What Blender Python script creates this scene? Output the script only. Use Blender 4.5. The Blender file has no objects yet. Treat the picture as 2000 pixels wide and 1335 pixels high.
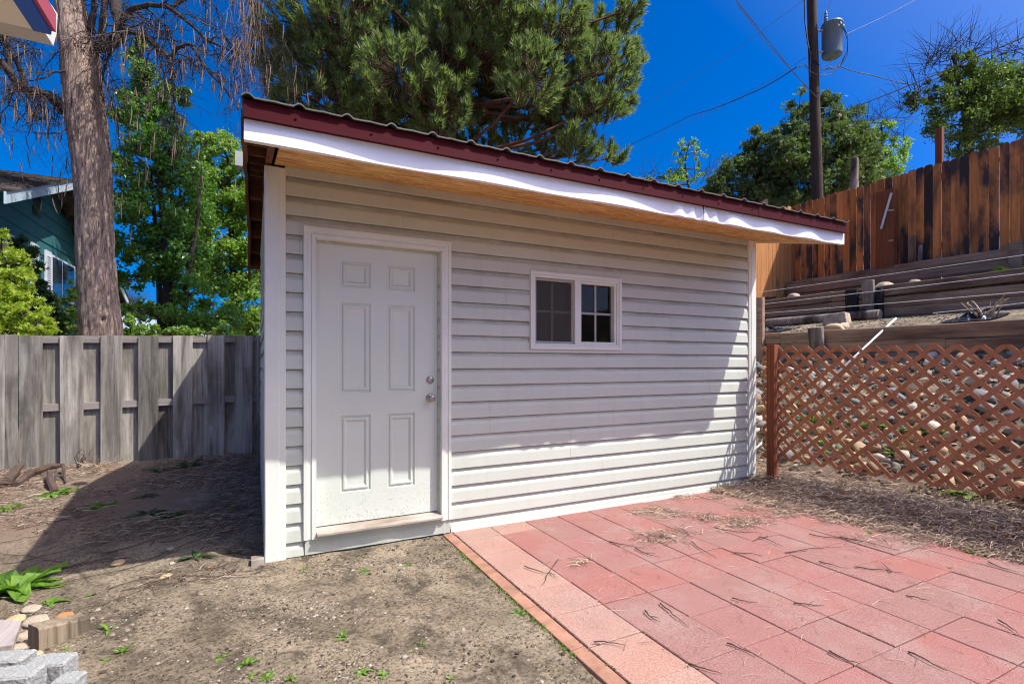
import bpy, bmesh, math, random
from mathutils import Vector, Matrix, noise as mnoise
C = bpy.context.scene.collection
SC = bpy.context.scene
R = math.radians
rnd = random.Random(7)
# ------------------------------------------------------------------ camera, sky, sun, exposure
# world axes: x runs along the shed's front wall, y runs into it (y = 0 is the wall), z is up
TH = math.atan(0.505); CT, ST = math.cos(TH), math.sin(TH)
F = 997.0; EYE = 1.35; N0 = 3.893
cam_d = bpy.data.cameras.new('camera'); cam = bpy.data.objects.new('camera', cam_d); C.objects.link(cam)
cam.location = (0, -N0, EYE); cam.rotation_euler = (math.pi/2, 0, -TH)
cam_d.sensor_width = 36; cam_d.lens = 36*F/2000; cam_d.shift_y = 0.02125
cam_d.clip_start = 0.05; cam_d.clip_end = 2000
SC.camera = cam
TRAVEL = Vector((-1.04, 1.0, -2.15)).normalized()
sun_el = math.asin(-TRAVEL.z); sun_az = math.atan2(-TRAVEL.x, -TRAVEL.y)
w = bpy.data.worlds.new('World'); SC.world = w; w.use_nodes = True
nt = w.node_tree; nt.nodes.clear()
sky = nt.nodes.new('ShaderNodeTexSky'); sky.sky_type = 'NISHITA'; sky.sun_disc = False
sky.sun_elevation = sun_el; sky.sun_rotation = sun_az
sky.air_density = 0.5; sky.dust_density = 7.0; sky.ozone_density = 4.0; sky.altitude = 900
hsv = nt.nodes.new('ShaderNodeHueSaturation'); hsv.inputs['Saturation'].default_value = 1.8; hsv.inputs['Value'].default_value = 1.0; hsv.inputs['Hue'].default_value = 0.505
bgn = nt.nodes.new('ShaderNodeBackground'); bgn.inputs['Strength'].default_value = 0.15
wo = nt.nodes.new('ShaderNodeOutputWorld')
nt.links.new(sky.outputs[0], hsv.inputs['Color']); nt.links.new(hsv.outputs[0], bgn.inputs['Color']); nt.links.new(bgn.outputs[0], wo.inputs['Surface'])
sd = bpy.data.lights.new('sun', 'SUN'); sd.energy = 3.45; sd.angle = R(0.5); sd.color = (1.0, 0.975, 0.945)
so = bpy.data.objects.new('sun', sd); C.objects.link(so); so.rotation_euler = TRAVEL.to_track_quat('-Z', 'Y').to_euler(); so.location = (20, -20, 40)
SC.view_settings.view_transform = 'Standard'; SC.view_settings.look = 'None'; SC.view_settings.exposure = 0.92; SC.view_settings.gamma = 1.0
SC.view_settings.use_curve_mapping = False
SC.cycles.filter_width = 1.15; SC.cycles.max_bounces = 8; SC.cycles.diffuse_bounces = 5; SC.cycles.transparent_max_bounces = 12

# ------------------------------------------------------------------ photograph pixel -> place
def at(px, py, Y):
    X = (px-1000)/F*Y
    return Vector((CT*X+ST*Y, -ST*X+CT*Y-N0, EYE+(710-py)/F*Y))
def on_y(px, py, y):            # on the vertical plane y = const
    u = (px-1000)/F; n = y+N0
    x = n*(CT*u+ST)/(CT-ST*u); Y = ST*x+CT*n
    return Vector((x, y, EYE+(710-py)/F*Y))
def on_x(px, py, x):            # on the vertical plane x = const
    u = (px-1000)/F; n = x*(CT-ST*u)/(CT*u+ST); Y = ST*x+CT*n
    return Vector((x, n-N0, EYE+(710-py)/F*Y))
def ss(a, b, t):
    t = max(0.0, min(1.0, (t-a)/(b-a))); return t*t*(3-2*t)
def lerp(a, b, t): return a+(b-a)*t
def nz(x, y, z=0.0): return mnoise.noise(Vector((x, y, z)))
T1, T2, T3, FX, FY = 7.5, 9.5, 12.2, 12.5, 4.667
def ground_z(x, y):
    left = 0.115*ss(0.0, 3.3, y)*(1-ss(1.0, 3.0, x)) + 0.03*ss(-0.6, 0.6, y)*(1-ss(-0.1, 0.2, x))
    b = 0.012*nz(x*2.3, y*2.3)+0.006*nz(x*7, y*7, 3)+0.003*nz(x*19, y*19, 5)
    if y > 5: left += 0
    if x < 4.62:
        if 1.32 < x and y < 0.06: return -0.035
        if x < 1.32 and y < 0.3: b -= 0.012
        return left+b
    if x < T1+.08:
        t = (x-4.62)
        base = 0.14*ss(0.05, 0.55, t)
        if x > 5.3: base = 0.14+1.34*(x-5.3)/(T1-5.3)
        return base+b*1.6
    if x < T2+.08: return 1.80+0.33*(x-T1)/(T2-T1)+b
    if x < T3+.08: return 2.60+0.32*(x-T2)/(T3-T2)+b
    return 3.46+b
def surf_z(x, y): return 0.0 if (1.34 < x < 4.69 and y < -0.006) else ground_z(x, y)
def ray_ground(px, py):
    Y = EYE*F/(py-710)
    for _ in range(12):
        p = at(px, py, Y); Y = (EYE-surf_z(p.x, p.y))*F/(py-710)
    p = at(px, py, Y); p.z = surf_z(p.x, p.y); return p

# ------------------------------------------------------------------ materials
def _n(t, kind, **kw):
    n = t.nodes.new(kind)
    for k, v in kw.items():
        if k.startswith('_'): setattr(n, k[1:], v)
        else: n.inputs[k].default_value = v
    return n
def rgba(c): return (c[0], c[1], c[2], 1)
def ramp(t, stops, src):
    r = t.nodes.new('ShaderNodeValToRGB'); e = r.color_ramp.elements
    e[0].position = stops[0][0]; e[0].color = rgba(stops[0][1]); e[1].position = stops[-1][0]; e[1].color = rgba(stops[-1][1])
    for p, c in stops[1:-1]:
        q = e.new(p); q.color = rgba(c)
    t.links.new(src, r.inputs[0]); return r.outputs[0]
def mix(t, a, b, f, mode='MIX'):
    m = t.nodes.new('ShaderNodeMix'); m.data_type = 'RGBA'; m.blend_type = mode; m.clamp_factor = True
    for s, v in ((m.inputs[0], f), (m.inputs[6], a), (m.inputs[7], b)):
        if hasattr(v, 'node'): t.links.new(v, s)
        elif isinstance(v, (int, float)): s.default_value = v
        else: s.default_value = rgba(v)
    return m.outputs[2]
def tex(t, scale, kind='noise', coord='Object', rand=0.0, s=1.0, det=6, rough=0.6, dist=0.0):
    tc = t.nodes.new('ShaderNodeTexCoord'); src = tc.outputs[coord]
    if rand:
        g = t.nodes.new('ShaderNodeObjectInfo') if rand == 1 else t.nodes.new('ShaderNodeNewGeometry')
        o = g.outputs['Random'] if rand == 1 else g.outputs['Random Per Island']
        vm = _n(t, 'ShaderNodeMath', _operation='MULTIPLY'); vm.inputs[1].default_value = 37.0; t.links.new(o, vm.inputs[0])
        va = _n(t, 'ShaderNodeVectorMath', _operation='ADD'); t.links.new(src, va.inputs[0]); t.links.new(vm.outputs[0], va.inputs[1]); src = va.outputs[0]
    mp = t.nodes.new('ShaderNodeMapping'); mp.inputs['Scale'].default_value = scale; t.links.new(src, mp.inputs[0])
    if kind == 'noise':
        n = _n(t, 'ShaderNodeTexNoise', Scale=s, Detail=det, Roughness=rough, Distortion=dist); o = n.outputs[0]
    elif kind == 'voro':
        n = _n(t, 'ShaderNodeTexVoronoi', Scale=s); o = n.outputs['Distance']
    elif kind == 'cell':
        n = _n(t, 'ShaderNodeTexVoronoi', Scale=s); o = n.outputs['Color']
    elif kind == 'wave':
        n = _n(t, 'ShaderNodeTexWave', Scale=s, Distortion=dist, Detail=det); o = n.outputs['Fac' if 'Fac' in n.outputs else 1]
    t.links.new(mp.outputs[0], n.inputs['Vector']); return o
def newmat(name, rough=0.8, metallic=0.0, spec=0.35):
    m = bpy.data.materials.new(name); m.use_nodes = True; t = m.node_tree
    b = t.nodes['Principled BSDF']; b.inputs['Roughness'].default_value = rough; b.inputs['Metallic'].default_value = metallic
    b.inputs['Specular IOR Level'].default_value = spec
    return m, t, b
def setc(t, b, c):
    if hasattr(c, 'node'): t.links.new(c, b.inputs['Base Color'])
    else: b.inputs['Base Color'].default_value = rgba(c)
def bump(t, b, h, strength=0.4, dist=0.01):
    n = _n(t, 'ShaderNodeBump', Strength=strength, Distance=dist); t.links.new(h, n.inputs['Height']); t.links.new(n.outputs[0], b.inputs['Normal'])
def rand_val(t, c, amt, isl=True):
    g = t.nodes.new('ShaderNodeNewGeometry') if isl else t.nodes.new('ShaderNodeObjectInfo')
    o = g.outputs['Random Per Island'] if isl else g.outputs['Random']
    mr = _n(t, 'ShaderNodeMapRange'); mr.inputs['To Min'].default_value = 1-amt; mr.inputs['To Max'].default_value = 1+amt; t.links.new(o, mr.inputs[0])
    h = _n(t, 'ShaderNodeHueSaturation'); t.links.new(mr.outputs[0], h.inputs['Value'])
    if hasattr(c, 'node'): t.links.new(c, h.inputs['Color'])
    else: h.inputs['Color'].default_value = rgba(c)
    return h.outputs[0]
def simple(name, c, rough=0.6, metallic=0.0, var=0.12, scale=6, bs=0.0, spec=0.35, bd=0.003):
    m, t, b = newmat(name, rough, metallic, spec)
    f = tex(t, (scale,)*3, det=8)
    c1 = tuple(x*(1-var) for x in c); c2 = tuple(min(1, x*(1+var)) for x in c)
    setc(t, b, ramp(t, [(0.3, c1), (0.7, c2)], f))
    if bs: bump(t, b, tex(t, (scale*12,)*3, det=4), bs, bd)
    return m
def wood(name, c1, c2, grain='z', dark=None, rough=0.85, per=1, var=0.2, bs=0.6, stain=(0.45, 0.62), gs=28.0, stain_scale=2.2):
    sc = {'x': (0.9, gs, gs), 'y': (gs, 0.9, gs), 'z': (gs, gs, 0.9)}[grain]
    m, t, b = newmat(name, rough, 0, 0.2)
    g = tex(t, sc, rand=per, det=8, rough=0.7, dist=0.6)
    col = ramp(t, [(0.28, c1), (0.5, tuple((a+d)/2 for a, d in zip(c1, c2))), (0.72, c2)], g)
    fine = tex(t, tuple(v*3.2 for v in sc), rand=per, det=4, rough=0.8)
    crack = ramp(t, [(0.30, (0.28, 0.26, 0.25)), (0.40, (1, 1, 1))], fine)
    col = mix(t, col, crack, 0.85, 'MULTIPLY')
    if dark:
        s2 = tex(t, {'x': (.35, 1, 1), 'y': (1, .35, 1), 'z': (1, 1, .35)}[grain], rand=per, s=stain_scale, det=5, dist=0.4)
        fac = ramp(t, [(stain[0], (0, 0, 0)), (stain[1], (1, 1, 1))], s2)
        col = mix(t, col, dark, fac)
    col = rand_val(t, col, var, isl=(per == 2))
    setc(t, b, col); bump(t, b, mix(t, g, fine, 0.5), bs, 0.006)
    return m
def foliage(name, c1, c2, transl=0.35, rough=0.55, tc=None, spec=0.35, patch=0.55):
    m, t, b = newmat(name, rough, 0, spec)
    g = t.nodes.new('ShaderNodeNewGeometry')
    col = ramp(t, [(0.0, c1), (1.0, c2)], g.outputs['Random Per Island'])
    f = tex(t, (patch,)*3, det=3)
    col = mix(t, col, tuple(x*1.35 for x in c2), ramp(t, [(0.45, (0, 0, 0)), (0.75, (0.55, 0.55, 0.55))], f))
    setc(t, b, col)
    tr = t.nodes.new('ShaderNodeBsdfTranslucent'); tcol = tc or (c2[0]*1.6, c2[1]*1.9, c2[2]*0.9); tr.inputs['Color'].default_value = rgba(tcol)
    ms = t.nodes.new('ShaderNodeMixShader'); ms.inputs[0].default_value = transl
    out = t.nodes['Material Output']; t.links.new(b.outputs[0], ms.inputs[1]); t.links.new(tr.outputs[0], ms.inputs[2]); t.links.new(ms.outputs[0], out.inputs[0])
    return m
MT = {}
def mk_materials():
    # vinyl siding, dirt and painted lap shade in one dark band under each lap
    m, t, b = newmat('vinyl_siding', 0.45, 0, 0.4)
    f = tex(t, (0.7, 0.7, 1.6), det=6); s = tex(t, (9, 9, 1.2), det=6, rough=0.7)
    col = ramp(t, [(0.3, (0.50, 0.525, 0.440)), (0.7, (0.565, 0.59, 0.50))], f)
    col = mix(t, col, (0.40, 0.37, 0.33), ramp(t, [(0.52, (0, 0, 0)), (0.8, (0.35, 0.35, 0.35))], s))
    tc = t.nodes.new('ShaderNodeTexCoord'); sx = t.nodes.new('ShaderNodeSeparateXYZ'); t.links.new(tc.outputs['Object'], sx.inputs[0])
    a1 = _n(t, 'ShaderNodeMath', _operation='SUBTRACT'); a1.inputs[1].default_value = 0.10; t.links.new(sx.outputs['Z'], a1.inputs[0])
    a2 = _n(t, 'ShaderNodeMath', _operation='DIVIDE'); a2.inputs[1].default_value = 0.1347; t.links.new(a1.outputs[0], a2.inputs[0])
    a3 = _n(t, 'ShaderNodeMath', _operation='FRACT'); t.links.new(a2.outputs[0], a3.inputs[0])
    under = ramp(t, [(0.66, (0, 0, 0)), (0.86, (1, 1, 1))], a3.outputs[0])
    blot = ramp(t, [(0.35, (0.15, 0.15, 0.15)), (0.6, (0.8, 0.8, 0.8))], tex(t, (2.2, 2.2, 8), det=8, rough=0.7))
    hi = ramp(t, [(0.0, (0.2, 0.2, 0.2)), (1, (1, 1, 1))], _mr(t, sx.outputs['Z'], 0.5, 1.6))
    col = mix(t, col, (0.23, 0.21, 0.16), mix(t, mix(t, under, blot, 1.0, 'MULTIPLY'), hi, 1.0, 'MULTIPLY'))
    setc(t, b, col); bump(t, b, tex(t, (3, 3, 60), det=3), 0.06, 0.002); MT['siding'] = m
    MT['dirt_streak'] = simple('dirt_streak', (0.33, 0.32, 0.28), 0.9)
    m, t, b = newmat('white_trim', 0.4, 0, 0.4)
    f = tex(t, (2, 2, 2), det=8)
    col = ramp(t, [(0.35, (0.67, 0.69, 0.60)), (0.65, (0.76, 0.78, 0.69))], f)
    setc(t, b, col); MT['trim'] = m
    m, t, b = newmat('door_paint', 0.38, 0, 0.4)
    f = tex(t, (1.5, 1.5, 1.5), det=8); sp = tex(t, (120, 120, 90), det=4)
    col = ramp(t, [(0.3, (0.59, 0.62, 0.53)), (0.7, (0.65, 0.68, 0.59))], f)
    tc = t.nodes.new('ShaderNodeTexCoord'); sx = t.nodes.new('ShaderNodeSeparateXYZ'); t.links.new(tc.outputs['Object'], sx.inputs[0])
    low = ramp(t, [(0.18, (1, 1, 1)), (0.55, (0, 0, 0))], sx.outputs['Z'])
    spk = ramp(t, [(0.60, (0, 0, 0)), (0.66, (1, 1, 1))], sp)
    fac = mix(t, low, spk, 1.0, 'MULTIPLY')
    col = mix(t, col, (0.22, 0.17, 0.12), fac); setc(t, b, col); bump(t, b, tex(t, (30, 30, 4), det=3), 0.05, 0.002); MT['door'] = m
    MT['fascia'] = simple('white_aluminium_fascia', (0.80, 0.81, 0.83), 0.35, 0, 0.04, 2)
    MT['red'] = simple('dark_red_painted_steel', (0.052, 0.003, 0.006), 0.7, 0, 0.18, 2.5, 0, 0.1)
    MT['rooftop'] = simple('grey_green_steel_underside', (0.11, 0.105, 0.085), 0.6, 0, 0.2, 5)
    # OSB
    m, t, b = newmat('strand_board', 0.8, 0, 0.2)
    f = tex(t, (5, 34, 12), det=5, rough=0.7, dist=1.2); g2 = tex(t, (3, 14, 9), 'cell')
    col = ramp(t, [(0.38, (0.34, 0.16, 0.05)), (0.5, (0.68, 0.38, 0.14)), (0.62, (0.92, 0.60, 0.26))], f)
    col = mix(t, col, g2, 0.10, 'OVERLAY'); setc(t, b, col); bump(t, b, f, 0.4, 0.003); MT['osb'] = m
    MT['rafter'] = wood('brown_rafter_wood', (0.10, 0.04, 0.018), (0.19, 0.08, 0.035), 'y', var=0.1)
    MT['sill'] = wood('worn_threshold', (0.35, 0.31, 0.26), (0.58, 0.54, 0.47), 'x', dark=(0.2, 0.15, 0.1), per=1, var=0.05, bs=0.2)
    MT['nickel'] = simple('satin_nickel', (0.38, 0.35, 0.31), 0.35, 1.0, 0.05)
    m, t, b = newmat('window_glass', 0.03, 0, 0.5)
    b.inputs['Transmission Weight'].default_value = 1.0; b.inputs['IOR'].default_value = 1.45; b.inputs['Base Color'].default_value = (0.75, 0.78, 0.76, 1)
    tr = t.nodes.new('ShaderNodeBsdfTransparent'); gl = t.nodes.new('ShaderNodeBsdfGlossy'); gl.inputs['Roughness'].default_value = 0.04
    fr = t.nodes.new('ShaderNodeFresnel'); tr.inputs[0].default_value = (0.8, 0.83, 0.82, 1); ms = t.nodes.new('ShaderNodeMixShader')
    fm = _n(t, 'ShaderNodeMath', _operation='MULTIPLY'); fm.inputs[1].default_value = 0.7; gb = t.nodes.new('ShaderNodeNewGeometry'); fi = _n(t, 'ShaderNodeMath', _operation='SUBTRACT'); fi.inputs[0].default_value = 0.7; fi.use_clamp = True; t.links.new(gb.outputs['Backfacing'], fi.inputs[1]); t.links.new(fi.outputs[0], fm.inputs[1]); t.links.new(fr.outputs[0], fm.inputs[0]); t.links.new(fm.outputs[0], ms.inputs[0]); t.links.new(tr.outputs[0], ms.inputs[1]); t.links.new(gl.outputs[0], ms.inputs[2]); t.links.new(ms.outputs[0], t.nodes['Material Output'].inputs[0]); MT['glass'] = m
    m, t, b = newmat('insect_screen', 0.9); tr = t.nodes.new('ShaderNodeBsdfTransparent'); ms = t.nodes.new('ShaderNodeMixShader'); ms.inputs[0].default_value = 0.38
    b.inputs['Base Color'].default_value = (0.10, 0.095, 0.08, 1)
    t.links.new(tr.outputs[0], ms.inputs[1]); t.links.new(b.outputs[0], ms.inputs[2]); t.links.new(ms.outputs[0], t.nodes['Material Output'].inputs[0]); MT['screen'] = m
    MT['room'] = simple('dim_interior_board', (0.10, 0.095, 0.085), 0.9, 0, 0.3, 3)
    MT['sash'] = simple('grey_screened_vinyl', (0.36, 0.36, 0.33), 0.5, 0, 0.1)
    # ground: sandy soil + darker mulch zones + green film
    m, t, b = newmat('sandy_soil', 0.95, 0, 0.1)
    f1 = tex(t, (1.6,)*3, det=10, rough=0.65); f2 = tex(t, (55,)*3, det=8, rough=0.82); f3 = tex(t, (4.5,)*3, det=8, rough=0.7, dist=0.5); f4 = tex(t, (150,)*3, det=3)
    col = ramp(t, [(0.34, (0.165, 0.132, 0.09)), (0.5, (0.285, 0.228, 0.155)), (0.66, (0.40, 0.32, 0.22))], f1)
    col = mix(t, col, ramp(t, [(0.41, (0.20, 0.18, 0.17)), (0.48, (0.85, 0.85, 0.85)), (0.58, (1.25, 1.25, 1.25))], f2), 0.9, 'MULTIPLY')
    col = mix(t, col, (0.085, 0.07, 0.05), ramp(t, [(0.50, (0, 0, 0)), (0.62, (0.8, 0.8, 0.8))], f3))
    tc = t.nodes.new('ShaderNodeTexCoord'); sx = t.nodes.new('ShaderNodeSeparateXYZ'); t.links.new(tc.outputs['Object'], sx.inputs[0])
    far = ramp(t, [(0.0, (0, 0, 0)), (1, (1, 1, 1))], _mr(t, sx.outputs['Y'], 0.5, 1.5))
    far = mix(t, far, ramp(t, [(0.0, (1, 1, 1)), (1, (0, 0, 0))], _mr(t, sx.outputs['X'], 1, 3)), 1.0, 'MULTIPLY')
    patch = ramp(t, [(0.42, (0.1, 0.1, 0.1)), (0.56, (1, 1, 1))], tex(t, (1.3,)*3, det=6))
    col = mix(t, col, (0.24, 0.165, 0.115), mix(t, far, patch, 1.0, 'MULTIPLY'))
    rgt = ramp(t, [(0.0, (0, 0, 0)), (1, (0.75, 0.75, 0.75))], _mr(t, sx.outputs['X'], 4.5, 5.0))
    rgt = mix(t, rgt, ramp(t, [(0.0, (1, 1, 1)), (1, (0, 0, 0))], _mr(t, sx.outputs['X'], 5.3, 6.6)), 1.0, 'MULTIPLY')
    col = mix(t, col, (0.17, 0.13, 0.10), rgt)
    gm = ramp(t, [(0.62, (0, 0, 0)), (0.75, (0.45, 0.45, 0.45))], tex(t, (2.1, 2.1, 2.1), det=9, rough=0.75, dist=0.3))
    col = mix(t, col, (0.10, 0.13, 0.03), gm)
    setc(t, b, col); h = mix(t, f2, f4, 0.4); bump(t, b, h, 0.9, 0.026); MT['soil'] = m
    def paver(name, a, bb, cc):
        m, t, b = newmat(name, 0.85, 0, 0.2)
        g = t.nodes.new('ShaderNodeNewGeometry')
        col = ramp(t, [(0.0, a), (0.5, bb), (1.0, cc)], g.outputs['Random Per Island'])
        blot = ramp(t, [(0.38, (0, 0, 0)), (0.62, (1, 1, 1))], tex(t, (3.2,)*3, rand=2, det=6, rough=0.55))
        col = mix(t, col, tuple(x*k for x, k in zip(bb, (1.0, 1.15, 1.15))), mix(t, blot, (0.6,)*3, 1, 'MULTIPLY'))
        wear = ramp(t, [(0.50, (0, 0, 0)), (0.66, (0.7, 0.7, 0.7))], tex(t, (2.0,)*3, det=8, rough=0.7))
        col = mix(t, col, (0.30, 0.20, 0.17), wear)
        grit = ramp(t, [(0.34, (0.55, 0.55, 0.55)), (0.5, (1, 1, 1)), (0.66, (1.35, 1.3, 1.3))], tex(t, (160,)*3, det=3))
        col = mix(t, col, grit, 0.8, 'MULTIPLY')
        scuff = ramp(t, [(0.68, (0, 0, 0)), (0.72, (0.7, 0.7, 0.7))], tex(t, (9.0,)*3, det=10, rough=0.8))
        col = mix(t, col, (0.48, 0.36, 0.32), scuff)
        drk = ramp(t, [(0.62, (0, 0, 0)), (0.78, (0.45, 0.45, 0.45))], tex(t, (1.1,)*3, det=8, rough=0.7, dist=.5))
        col = mix(t, col, (0.24, 0.15, 0.12), drk)
        setc(t, b, col); bump(t, b, tex(t, (90,)*3, det=5), 0.35, 0.004); return m
    MT['paver'] = paver('red_concrete_paver', (0.30, 0.120, 0.100), (0.285, 0.132, 0.112), (0.25, 0.138, 0.116))
    MT['paver_tan'] = paver('tan_concrete_paver', (0.36, 0.20, 0.15), (0.37, 0.215, 0.165), (0.34, 0.195, 0.155))
    MT['edging'] = simple('terracotta_edging', (0.33, 0.17, 0.11), 0.9, 0, 0.3, 9, 0.5)
    MT['greyfence'] = wood('weathered_grey_wood', (0.075, 0.064, 0.053), (0.50, 0.46, 0.385), 'z', dark=(0.085, 0.072, 0.058), var=0.36, stain=(0.48, 0.70), bs=1.0, gs=15)
    MT['greyrail'] = wood('weathered_rail_wood', (0.17, 0.14, 0.12), (0.36, 0.32, 0.28), 'x', var=0.15, bs=0.7)
    MT['stain'] = wood('peeling_redwood_stain', (0.42, 0.14, 0.038), (0.72, 0.29, 0.09), 'z', dark=(0.060, 0.044, 0.040), var=0.25, stain=(0.44, 0.58), bs=0.6, gs=18, stain_scale=1.5)
    MT['stainlit'] = wood('orange_cedar_boards', (0.42, 0.17, 0.055), (0.62, 0.30, 0.11), 'z', dark=(0.09, 0.06, 0.05), var=0.12, stain=(0.60, 0.66), bs=0.5, gs=18, stain_scale=2.5)
    MT['timber'] = wood('dark_landscape_timber', (0.15, 0.088, 0.055), (0.48, 0.32, 0.21), 'y', dark=(0.09, 0.058, 0.04), var=0.25, stain=(0.5, 0.75), bs=1.0, gs=16)
    MT['timbertop'] = wood('bleached_timber_post', (0.16, 0.12, 0.095), (0.42, 0.345, 0.28), 'z', dark=(0.05, 0.04, 0.035), var=0.15, bs=1.0, gs=22)
    MT['charred'] = simple('charred_timber', (0.016, 0.015, 0.015), 0.8, 0, 0.4, 20, 0.9, bd=.01)
    MT['browntim'] = wood('reddish_brown_post', (0.14, 0.045, 0.02), (0.28, 0.10, 0.045), 'z', var=0.1, bs=0.5)
    MT['lattice'] = simple('red_brown_vinyl_lattice', (0.44, 0.19, 0.085), 0.75, 0, 0.22, 5)
    MT['pole'] = wood('creosoted_pole', (0.028, 0.019, 0.014), (0.085, 0.058, 0.044), 'z', var=0.05, bs=0.9, gs=14)
    MT['stump'] = wood('split_old_timber', (0.16, 0.12, 0.08), (0.36, 0.29, 0.20), 'z', dark=(0.05, 0.04, 0.03), bs=1.0, gs=30)
    MT['plank'] = wood('pale_grey_plank', (0.25, 0.21, 0.19), (0.42, 0.37, 0.34), 'y', var=0.05, bs=0.6, gs=40)
    MT['tank'] = simple('light_grey_tank_paint', (0.12, 0.175, 0.23), 0.4, 0, 0.06)
    MT['wire'] = simple('grey_cable', (0.10, 0.10, 0.105), 0.5, 0)
    MT['darkwire'] = simple('black_cable', (0.02, 0.02, 0.022), 0.6, 0)
    MT['line'] = simple('pale_wire', (0.62, 0.60, 0.56), 0.5, 0)
    MT['pvc'] = simple('white_pvc', (0.80, 0.80, 0.78), 0.4, 0, 0.04)
    m, t, b = newmat('split_face_concrete', 0.95, 0, 0.1)
    f = tex(t, (120,)*3, det=5); col = ramp(t, [(0.35, (0.22, 0.225, 0.215)), (0.5, (0.29, 0.295, 0.28)), (0.65, (0.37, 0.375, 0.36))], f)
    setc(t, b, col); bump(t, b, tex(t, (110,)*3, det=6), 0.6, 0.004); MT['block'] = m
    def rock(name, a, bb, cc):
        m, t, b = newmat(name, 0.85, 0, 0.2); oi = t.nodes.new('ShaderNodeObjectInfo')
        col = ramp(t, [(0.0, a), (0.5, bb), (0.85, cc), (1.0, (0.42, 0.22, 0.09))], oi.outputs['Random'])
        g = ramp(t, [(0.3, (0.6, 0.6, 0.6)), (0.7, (1.2, 1.2, 1.2))], tex(t, (14,)*3, rand=1, det=8, rough=0.7))
        col = mix(t, col, g, 0.9, 'MULTIPLY'); setc(t, b, col); bump(t, b, tex(t, (40,)*3, det=6), 0.4, 0.004); return m
    for nm_, c_ in (('grey', (0.22, 0.215, 0.21)), ('tan', (0.45, 0.33, 0.20)), ('pale', (0.50, 0.45, 0.37)), ('brown', (0.30, 0.20, 0.13))):
        MT['rock_'+nm_] = rock('river_rock_'+nm_, tuple(v*.8 for v in c_), c_, tuple(min(1, v*1.12) for v in c_)); 
        e_ = [n for n in MT['rock_'+nm_].node_tree.nodes if n.type == 'VALTORGB'][0].color_ramp.elements; e_[len(e_)-1].color = rgba(c_)
    MT['rock'] = rock('river_rock', (0.22, 0.205, 0.19), (0.38, 0.32, 0.26), (0.50, 0.40, 0.29))
    MT['tanrock'] = simple('tan_sandstone', (0.50, 0.36, 0.20), 0.9, 0, 0.3, 9, 0.5)
    MT['orangerock'] = simple('orange_sandstone', (0.42, 0.19, 0.06), 0.9, 0, 0.3, 9, 0.5)
    MT['palerock'] = simple('pale_flagstone', (0.42, 0.34, 0.25), 0.9, 0, 0.35, 7, 0.6)
    m, t, b = newmat('dry_litter', 0.9, 0, 0.15); g = t.nodes.new('ShaderNodeNewGeometry')
    setc(t, b, ramp(t, [(0.0, (0.085, 0.05, 0.033)), (0.35, (0.30, 0.205, 0.14)), (1.0, (0.66, 0.52, 0.38))], g.outputs['Random Per Island'])); MT['litter'] = m
    m, t, b = newmat('dark_mulch', 0.9, 0, 0.15); g = t.nodes.new('ShaderNodeNewGeometry')
    setc(t, b, ramp(t, [(0.0, (0.06, 0.038, 0.028)), (0.6, (0.20, 0.14, 0.10)), (1.0, (0.48, 0.39, 0.28))], g.outputs['Random Per Island'])); MT['mulch'] = m
    m, t, b = newmat('stone_chips', 0.9, 0, 0.2); g = t.nodes.new('ShaderNodeNewGeometry')
    setc(t, b, ramp(t, [(0.0, (0.035, 0.028, 0.022)), (0.4, (0.10, 0.08, 0.06)), (0.62, (0.22, 0.17, 0.125)), (0.9, (0.36, 0.30, 0.24)), (0.98, (0.45, 0.40, 0.34)), (1.0, (0.42, 0.22, 0.17))], g.outputs['Random Per Island'])); MT['chips'] = m
    MT['twig'] = simple('dry_brown_twig', (0.085, 0.055, 0.04), 0.9, 0, 0.4, 8)
    MT['pod'] = simple('dry_seed_pod', (0.20, 0.13, 0.085), 0.85, 0, 0.35, 8)
    # bark
    m, t, b = newmat('furrowed_grey_bark', 0.95, 0, 0.1)
    f = tex(t, (34, 34, 6), det=10, rough=0.7, dist=0.9); v = tex(t, (5, 5, 1.2), det=4)
    col = ramp(t, [(0.32, (0.06, 0.042, 0.032)), (0.44, (0.24, 0.175, 0.135)), (0.58, (0.44, 0.335, 0.265)), (0.75, (0.54, 0.42, 0.34))], f)
    col = mix(t, col, ramp(t, [(0.3, (0.7, 0.7, 0.7)), (0.7, (1.15, 1.1, 1.05))], v), 1.0, 'MULTIPLY')
    setc(t, b, col); bump(t, b, f, 1.0, 0.03); MT['bark'] = m
    MT['darkbark'] = simple('dark_branch_bark', (0.055, 0.042, 0.036), 0.95, 0, 0.4, 6, 0.5, bd=.01)
    MT['pinebark'] = simple('reddish_pine_bark', (0.13, 0.062, 0.042), 0.95, 0, 0.4, 5, 0.6, bd=.01)
    MT['needle'] = foliage('pine_needles', (0.060, 0.095, 0.034), (0.21, 0.26, 0.10), 0.28, 0.5, patch=0.8)
    MT['poplar'] = foliage('glossy_green_leaves', (0.050, 0.11, 0.016), (0.14, 0.27, 0.040), 0.35, 0.35, patch=0.5, spec=0.5)
    MT['limeleaf'] = foliage('light_green_leaves', (0.10, 0.17, 0.022), (0.23, 0.33, 0.06), 0.4, 0.5, patch=0.4)
    MT['juniper'] = foliage('juniper_sprays', (0.035, 0.066, 0.022), (0.14, 0.185, 0.060), 0.2, 0.7, patch=0.45)
    MT['oliveleaf'] = foliage('small_olive_leaves', (0.045, 0.075, 0.014), (0.115, 0.165, 0.032), 0.35, 0.5, patch=0.5)
    MT['arbor'] = foliage('yellow_green_arborvitae', (0.13, 0.19, 0.012), (0.33, 0.40, 0.035), 0.3, 0.6, patch=1.5)
    MT['shrub'] = foliage('dark_shrub_shaded_weed', (0.018, 0.045, 0.012), (0.05, 0.10, 0.022), 0.25, 0.5)
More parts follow.
